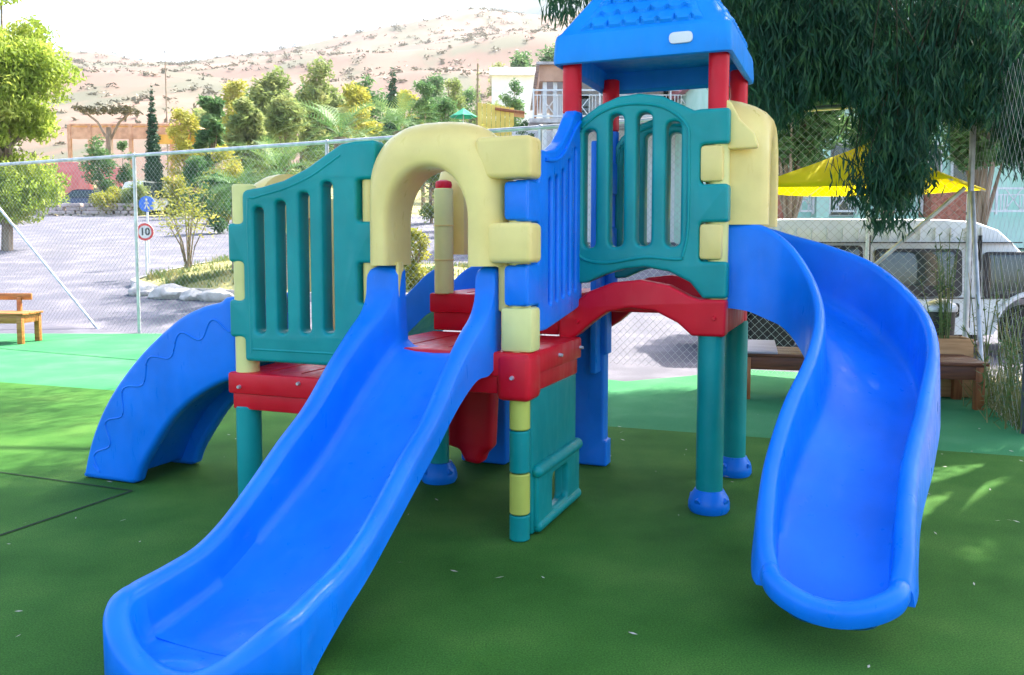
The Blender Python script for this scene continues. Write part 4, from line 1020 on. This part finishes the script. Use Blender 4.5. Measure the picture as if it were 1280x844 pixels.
for p0, p1, y0, y1 in ((844, 859, 110, 150), (826, 832, 108, 140), (715, 735, 118, 150)):
    f = MB().b2((hx_(p0) - .05, -.06, hz_(y1) - .05), (hx_(p1) + .05, -.03, hz_(y0) + .05)).out('window', M['white'], Hs)
    MB().b2((hx_(p0), -.075, hz_(y1)), (hx_(p1), -.062, hz_(y0))).out('pane', M['glass'], f)
for px_ in (676, 688): outs(MB().b2((hx_(px_), -1.6, -1), (hx_(px_) + .13, -1.45, hz_(110))), 'porch_post', M['white'], Hs)
rail(Hs, hx_(664), hx_(700), -1.75, hz_(158), .95)
rail(Hs, hx_(700), hx_(905), -1.75, hz_(158), .95)
MB().b2((hx_(660), -1.85, hz_(163)), (hx_(905), 0, hz_(158) - .003)).out('balcony_floor', M['stone'], Hs)
wallbox('white_annex', 640, 700, 33, 164, 300, M['housewhite'], 'low white annex wall under the balcony, above the fence rail', .3, 'building')
# long low white building on the hillside
lw = thing('long_building', (at(660, 112), 112, g(at(660, 112), 112) - 1)); tag(lw, 'long white roofed building below the hillside trees, left of the tower', 'building')
def lz(py): return zt(py, 112) - lw.location.z
hw = 45 * 112 / FPX
MB().b2((-hw, 0, 0), (hw, 6, lz(93))).out('wall', M['housewhite'], lw)
MB().loft([[Vector((x, -.6, lz(95))), Vector((x, -.6, lz(93))), Vector((x, 4, lz(76))), Vector((x, 7, lz(76))), Vector((x, 7, lz(95)))] for x in (-hw - .3, hw + .3)]).out('roof', noisy('pale_roof', (.7, .66, .68), (.8, .76, .78), 1, .7), lw)
# mint green house on the right
Mh = thing('mint_house', (at(1100, 22), 22, .3)); tag(Mh, 'mint green building with white balcony railings and red brick piers, behind the van', 'building')
def mx_(px): return at(px, 22) - Mh.location.x
def mz_(py): return zt(py, 22) - .3
MB().b2((mx_(915), 1.5, -1), (mx_(1500), 8, mz_(-60))).out('wall', M['mint'], Mh)
MB().b2((mx_(915), -.6, mz_(310)), (mx_(1500), 1.5, mz_(273))).out('balcony_slab', M['mint'], Mh)
MB().b2((mx_(915), -.3, -1), (mx_(1500), 1.5, mz_(312))).out('ground_wall', M['mint'], Mh)
for p0, p1 in ((982, 1008), (1025, 1060), (1063, 1140), (1186, 1270), (1275, 1400)): rail(Mh, mx_(p0), mx_(p1), -.45, mz_(269), .68)
for p in (1009, 1060): MB().b2((mx_(p), -.55, -.5), (mx_(p) + .32, -.25, mz_(120))).out('column', M['mint'], Mh)
for p, w in ((948, 32), (1142, 42)): MB().b2((mx_(p), -.8, -.9), (mx_(p + w), -.15, mz_(236))).out('brick_pier', M['brick'], Mh)
for p0, p1 in ((975, 1000), (1040, 1100), (1190, 1204), (1222, 1250)):
    f = MB().b2((mx_(p0) - .06, 1.40, mz_(268)), (mx_(p1) + .06, 1.47, mz_(170))).out('window', M['white'], Mh)
    MB().b2((mx_(p0), 1.37, mz_(266)), (mx_(p1), 1.395, mz_(173))).out('pane', M['glass'], f)
MB().b2((mx_(905), -.9, mz_(60)), (mx_(1500), 8.5, mz_(45))).out('eave', noisy('pink_eave', (.75, .25, .30), (.85, .35, .4), 3, .7), Mh)

for px, Y, yt, w, lab in ((985, 15, 40, 150, 'dark leafy tree in front of the mint building, left of the yellow parasol peak'), (1110, 16.5, 30, 160, 'leafy tree behind the peak of the yellow parasol'), (1225, 15, 60, 130, 'leafy tree behind the right corner of the yellow parasol')):
    bgtree(px, Y, yt, w, F['green'], lab, n=4200, size=.07, bottom=zt(212, Y) - g(at(px, Y), Y))
# ------------------------------------------------------------------ yellow parasol
parasol(at(1083, 9.2), 9.2, .012, zt(236, 9.2), zt(178, 9.2), 1.38, M['fabric'], 'big faded yellow parasol over the benches, in front of the van', nseg=4, rot=R(8), pole_r=.019, nm='garden_parasol')

# ------------------------------------------------------------------ van
VN = thing('parked_van', (at(905, 11) - .15, 11, 0)); tag(VN, 'white high roofed minibus parked behind the benches and yellow parasol', 'van')
VW, VL, VH = 1.72, 4.75, 1.775
def vpx(px): return at(px, 11) - VN.location.x
def side_y(z): return .0 + .10 * max(0, (z - .95) / .8) ** 1.4
prof = [(0.0, .30), (-.02, .50), (.0, .95), (.05, 1.45), (.12, 1.68), (.26, 1.765), (1.2, VH + .01), (3.0, VH), (3.45, VH - .03), (3.75, VH - .14), (3.92, VH - .30), (4.25, 1.12), (4.6, .95), (4.86, .80), (4.9, .55), (4.86, .30)]
wheels = (vpx(970), 4.16)
bot = []
for cxw in (wheels[1], wheels[0]):
    bot.append((cxw + .49, .27))
    for k in range(0, 13): t = PI * k / 12; bot.append((cxw + .46 * math.cos(t), .33 + .44 * math.sin(t)))
    bot.append((cxw - .49, .27))
outl = prof[:] + bot
# bodywork as a rounded shell: lofted across the width, with real wheel arches
rr = []
for f, ins_ in ((0, .06), (.006, .03), (.02, .008), (.05, 0), (.95, 0), (.98, .008), (.994, .03), (1, .06)):
    ring = []
    for x, z in outl:
        cxm, czm = 2.35, .95
        k = 1 - ins_ * .55 if z > .5 and all(abs((x - c)) > .5 or z > .8 for c in wheels) else 1
        yy = f * VW; s_ = side_y(z); yy = s_ + (VW - 2 * s_) * f
        ring.append(Vector((cxm + (x - cxm) * (k if z > .5 else 1), yy, czm + (z - czm) * k if z > .8 else z)))
    rr.append(ring)
mbv = MB(); mbv.loft(rr, caps=False)
for ring in (rr[0], rr[-1]):
    vs = [mbv.bm.verts.new(p) for p in ring]; mbv.bm.faces.new(vs)
bmesh.ops.remove_doubles(mbv.bm, verts=mbv.bm.verts, dist=1e-5)
bmesh.ops.triangulate(mbv.bm, faces=[f for f in mbv.bm.faces if len(f.verts) > 4])
mbv.out('body', M['vanpaint'], VN, angle=30)
def vplate(name, pts, r, y, th, mat, parent, holes=[]):
    o = plate(name, rnd(pts, r, 5), holes, th, min(.006, th * .4), plane_ab(0), mat, parent)
    for v_ in o.data.vertices: v_.co.y += y + side_y(v_.co.z)
    return o
def vz(py): return zt(py, 11)
for p0, p1, y0, y1 in ((985, 1079, 307, 362), (1094, 1203, 311, 371), (1230, 1290, 315, 373)):
    wf = vplate('window_frame', [(vpx(p0), vz(y1)), (vpx(p1), vz(y1)), (vpx(p1), vz(y0)), (vpx(p0), vz(y0))], .07, -.004, .02, M['vandark'], VN)
    vplate('window', [(vpx(p0) + .055, vz(y1) + (.14 if p0 == 1094 else .05)), (vpx(p1) - (.11 if p0 == 1094 else .05), vz(y1) + (.14 if p0 == 1094 else .05)), (vpx(p1) - (.11 if p0 == 1094 else .05), vz(y0) - .04), (vpx(p0) + .055, vz(y0) - .04)], .04, -.016, .008, M['glass'], wf)
sm = MB()
for px_ in (1086, 1213, 1225): sm.b2((vpx(px_), side_y(1) - .012, .36), (vpx(px_) + .012, .1, 1.0)).b2((vpx(px_), .0, 1.0), (vpx(px_) + .012, .12, 1.56))
outs(sm, 'door_seam', M['vandark'], VN)
MB().b2((.1, -.006, 1.46), (4.0, .075, 1.475)).out('gutter', M['vandark'], VN)
MB().b2((.0, -.012, .74), (4.6, .02, .755)).out('body_crease', M['vandark'], VN)
vplate('door_handle', [(vpx(1188), vz(397)), (vpx(1200), vz(397)), (vpx(1200), vz(379)), (vpx(1188), vz(379))], .04, -.008, .03, M['vandark'], VN)
vplate('lock', [(vpx(1191), vz(409)), (vpx(1195), vz(409)), (vpx(1195), vz(405)), (vpx(1191), vz(405))], .02, -.008, .02, M['vandark'], VN)
for cxw in wheels:
    a = [Vector((cxw + .50 * math.cos(PI * k / 16), -.022, .33 + .48 * math.sin(PI * k / 16))) for k in range(17)]
    MB().tube(a, .034, 8).out('arch_lip', M['vanpaint'], VN)
    for yy in (.02, VW - .24):
        wv_ = MB().lathe((0, 0, 0), [(.24, 0), (.30, .0), (.325, .03), (.325, .17), (.30, .2), (.24, .2)]); bmesh.ops.transform(wv_.bm, matrix=Matrix.Translation((cxw, yy + .2, .325)) @ Matrix.Rotation(R(90), 4, 'X'), verts=wv_.bm.verts)
        w_ = wv_.out('wheel', M['tyre'], VN); MB().cyl((cxw, yy + .02, .325), (cxw, yy + .18, .325), .235, seg=24).out('rim', M['galv'], w_)
rl = MB()
for i in range(16): rl.b2((.5 + i * .2, side_y(1.6) - .02, 1.50), (.508 + i * .2, side_y(1.7) + .01, 1.66))
outs(rl, 'roof_drip_marks', M['white'], VN)
MB().b2((-.06, .03, .30), (.02, VW - .03, .46), .02).out('bumper', M['vandark'], VN)

# ------------------------------------------------------------------ plants by the right fence
def reed(x, y, h, n, label, r=.14):
    T = thing('bamboo_plant', (x, y, .0)); tag(T, label, 'plant')
    st = MB(); V = []
    for i in range(n):
        a = rng.uniform(0, 2 * PI); bx, by = rng.normal(0, r, 2); tx, ty = bx + rng.normal(0, .12), by + rng.normal(0, .12); hh_ = h * rng.uniform(.5, 1)
        st.tube([(bx, by, 0), ((bx + tx) / 2, (by + ty) / 2, hh_ * .6), (tx, ty, hh_)], [.006, .005, .003], 5)
        for k in range(26):
            f = rng.uniform(.15, 1); p = Vector((bx + (tx - bx) * f, by + (ty - by) * f, hh_ * f)); az = rng.uniform(0, 2 * PI); d = Vector((math.cos(az), math.sin(az), rng.uniform(-.4, .7))).normalized() * rng.uniform(.05, .12); s_ = Vector((-d.y, d.x, 0)).normalized() * .008
            V.append([p, p + d * .5 + s_, p + d, p + d * .5 - s_])
    st.out('stems', F['dry'], T); quads('leaves', np.array([[tuple(v) for v in f] for f in V]), F['green'], T)
    return T
reed(4.16, 6.95, 1.05, 14, 'tall leafy bamboo plant against the side fence, right of the bench')
reed(4.02, 6.5, .8, 12, 'bamboo plant with dry yellow stems next to the dark steel post')
reed(4.5, 7.6, 1.35, 16, 'green bamboo plant behind the side fence near the corner post')
reed(4.08, 7.95, 1.15, 12, 'young bamboo plant growing in the tan planter box', .06).location.z = .48
gf = []
for i in range(1200):
    t = rng.random(); x = 3.92 + .6 * t + rng.normal(0, .1) + .08; y = 6.2 + 2.4 * t + rng.normal(0, .1); h_ = rng.uniform(.05, .35); l = rng.normal(0, .08, 2)
    gf.append([(x - .004, y, 0), (x + .004, y, 0), (x + l[0] + .002, y + l[1], h_), (x + l[0] - .002, y + l[1], h_)])
tag(quads('dry_grass', np.array(gf), F['dry']), 'tufts of dry grass along the foot of the side fence', 'grass', kind='stuff')

# ------------------------------------------------------------------ hillside scrub
n = 2600; C = []
for i in range(n):
    y = 150 + 560 * rng.random() ** .8; x = rng.uniform(-.75, .35) * y; C.append((x, y, g(x, y) + .2))
C = np.array(C); rad = rng.uniform(.5, 2.2, n) * (.6 + C[:, 1] / 500)
V = leaf_cloud(C, rad, 60000, .7, .6, squash=.4)
tag(quads('hillside_scrub', V, F['scrub']), 'low grey green scrub scattered over the pinkish hillside', 'scrub', kind='stuff')

# ------------------------------------------------------------------ the big eucalyptus overhead
ET = thing('eucalyptus_tree', (6.6, 8.6, 0)); tag(ET, 'large weeping eucalyptus whose dark drooping branches hang over the right side', 'tree')
tr = MB(); tr.tube([(0, 0, -.1), (.1, .1, 1.6), (-.2, 0, 3.2), (-.5, -.2, 5.2), (-1.0, -.3, 7.4)], [.36, .30, .26, .2, .1], 14)
limbs = [((-.3, 0, 3.6), (-1.6, -.6, 5.2), (-3.8, -1.0, 5.9)), ((-.4, -.1, 4.4), (-2.5, .5, 6.2), (-5.5, .6, 6.6)), ((-.3, 0, 3.4), (-.4, -2.0, 4.8), (-1.6, -4.2, 5.6)), ((-.6, -.2, 5.4), (-2.0, -2.2, 6.8), (-4.4, -3.0, 7.2)), ((-.5, 0, 4.8), (1, 1.5, 6.2), (2.6, 2.6, 6.6)),
         ((-.3, .1, 3.8), (-1.6, 1.8, 5.2), (-3.0, 3.2, 6.0)), ((-.9, -.2, 6.8), (-3.0, 1.6, 7.4), (-6.5, 2.0, 7.4))]
for a, b_, c in limbs: tr.tube([tuple(q) for q in catmull([a, b_, c], 5)], [.15 - .012 * i for i in range(11)], 8)
tr.out('trunk', M['bark'], ET)
# hanging strands with long narrow leaves
LV = []
def strand(p, L, n, spread=.10, ls=.075):
    p = np.array(p, float); sway = rng.normal(0, .05, 2)
    f = rng.random(n); pos = p + np.stack([sway[0] * f ** 1.5 * L + rng.normal(0, spread, n), sway[1] * f ** 1.5 * L + rng.normal(0, spread, n), -f * L], 1)
    t = np.stack([rng.normal(0, .45, n), rng.normal(0, .45, n), -np.ones(n)], 1); t /= np.linalg.norm(t, axis=1)[:, None]
    s_ = np.cross(t, rng.normal(size=(n, 3))); s_ /= np.linalg.norm(s_, axis=1)[:, None]
    l = ls * rng.uniform(.6, 1.3, n)[:, None]; w = .0085 * rng.uniform(.8, 1.3, n)[:, None]
    LV.append(np.stack([pos - t * l, pos + s_ * w, pos + t * l, pos - s_ * w], 1))
org = np.array([6.6, 8.6, 0])
STR = MB()
def hang(px, Y, ytop, ybot, n=150, spread=.07):
    x = at(px, Y); z1 = zt(ytop, Y); z0 = zt(ybot, Y)
    strand(np.array([x, Y, z1]) - org, max(.3, z1 - z0), n, spread)
    if rng.random() < .35:
        q = rng.normal(0, .05, 6)
        STR.tube([tuple(c) for c in catmull([Vector((x + q[0] * 3, Y + q[1] * 3, z1 + .5)) - Vector(org), Vector((x + q[2], Y, z1)) - Vector(org), Vector((x + q[3], Y, (z1 + z0) / 2)) - Vector(org), Vector((x + q[4], Y, z0 + (z1 - z0) * .25)) - Vector(org)], 3)], [.005 - .0004 * i for i in range(10)], 4)
def low(px):       # lower outline of the hanging foliage along the picture
    xs_ = [880, 905, 925, 945, 965, 985, 1010, 1045, 1070, 1088, 1110, 1135, 1150, 1160, 1180, 1200, 1225, 1250, 1290, 1500]
    ys_ = [30, 55, 150, 175, 180, 160, 140, 135, 150, 215, 270, 262, 180, 170, 165, 180, 165, 200, 250, 300]
    return np.interp(px, xs_, ys_) - 12
for i in range(430):
    px = rng.uniform(905, 1330); Y = rng.uniform(7.2, 10.2)
    if Y > 8.6 and 960 < px < 1250: yb = min(low(px), 175)
    else: yb = low(px)
    yb = yb - abs(rng.normal(0, 22)) * (1 if rng.random() < .6 else 2.5)
    hang(px, Y, rng.uniform(-60, max(-50, min(90, yb - 50))), yb, 200, .075)
for i in range(26): hang(rng.uniform(1085, 1150), rng.uniform(7.2, 7.9), rng.uniform(120, 200), rng.uniform(230, 300), 120, .06)
for i in range(5): hang(rng.uniform(1045, 1075), 7.6, rng.uniform(190, 225), rng.uniform(245, 275), 30, .05)
for i in range(10): hang(rng.uniform(692, 735), rng.uniform(7.5, 8.5), -50, rng.uniform(5, 42), 60, .07)
for i in range(12): hang(rng.uniform(870, 925), rng.uniform(7.5, 8.5), -60, rng.uniform(-5, 40), 60, .08)
STR.out('twigs', noisy('dark_twig', (.03, .025, .015), (.07, .055, .035), 9, .9), ET)
# the crown above, which keeps the near turf and the playset in broken shade
def crown_blobs():
    C, Rr = [], []
    for i in range(700):
        x, y = rng.uniform(-4.8, 9.5 if i < 500 else 3.5), rng.uniform(3.9, 12.2); z = rng.uniform(5.6, 8.4)
        zmin = CAM_H + (384 / FPX - SP) * y + .75 if at(-40, y) < x < at(905, y) else 3.9
        if z < zmin: z = zmin + rng.uniform(0, .8)
        gx, gy = x - .54 * z, y - .643 * z            # where this clump's shadow lands: clumps dropped to shape sun patches on the turf
        if (2.0 < gx < 5.2 and 3.0 < gy < 6.3 and rng.random() < .96) or (gx < -2.6 and gy > 4.0 and rng.random() < .88) or (-.9 < gx < 2.3 and 5.2 < gy < 6.6 and rng.random() < .75) or (gx > .5 and gy > 6.6 and rng.random() < .6): continue
        C.append((x - org[0], y - org[1], z)); Rr.append(rng.uniform(.45, .95))
    for i in range(75): C.append((rng.uniform(3.2, 5.3) - org[0], rng.uniform(5.4, 8.4) - org[1], rng.uniform(5.0, 7))); Rr.append(.6)  # extra unseen clumps added to keep sun patches off the curved slide
    for i in range(60): C.append((rng.uniform(-1.2, 1.8) - org[0], rng.uniform(6.2, 8.6) - org[1], rng.uniform(5.5, 7))); Rr.append(.6)  # unseen clumps added to block sun streaks through the slatted panel
    return C, Rr
C, Rr = crown_blobs()
V2 = leaf_cloud(C, Rr, 200000, .11, .20, droop=.6, squash=.7)
quads('crown', np.concatenate([V2] + LV), F['euca'], ET)

# ------------------------------------------------------------------ haze
hb = MB().b2((-1500, -40, -70), (1500, 860, 300)).out('haze', None, None, False)
hm = bpy.data.materials.new('haze_air'); hm.use_nodes = True; hn = hm.node_tree
hn.nodes.remove(hn.nodes['Principled BSDF']); pv = hn.nodes.new('ShaderNodeVolumePrincipled')
pv.inputs['Color'].default_value = (.93, .96, 1, 1); pv.inputs['Density'].default_value = .0002; pv.inputs['Anisotropy'].default_value = .2
hn.links.new(pv.outputs[0], hn.nodes['Material Output'].inputs['Volume'])
hb.data.materials.append(hm); tag(hb, 'thin pale haze over the whole valley', 'haze', kind='stuff')
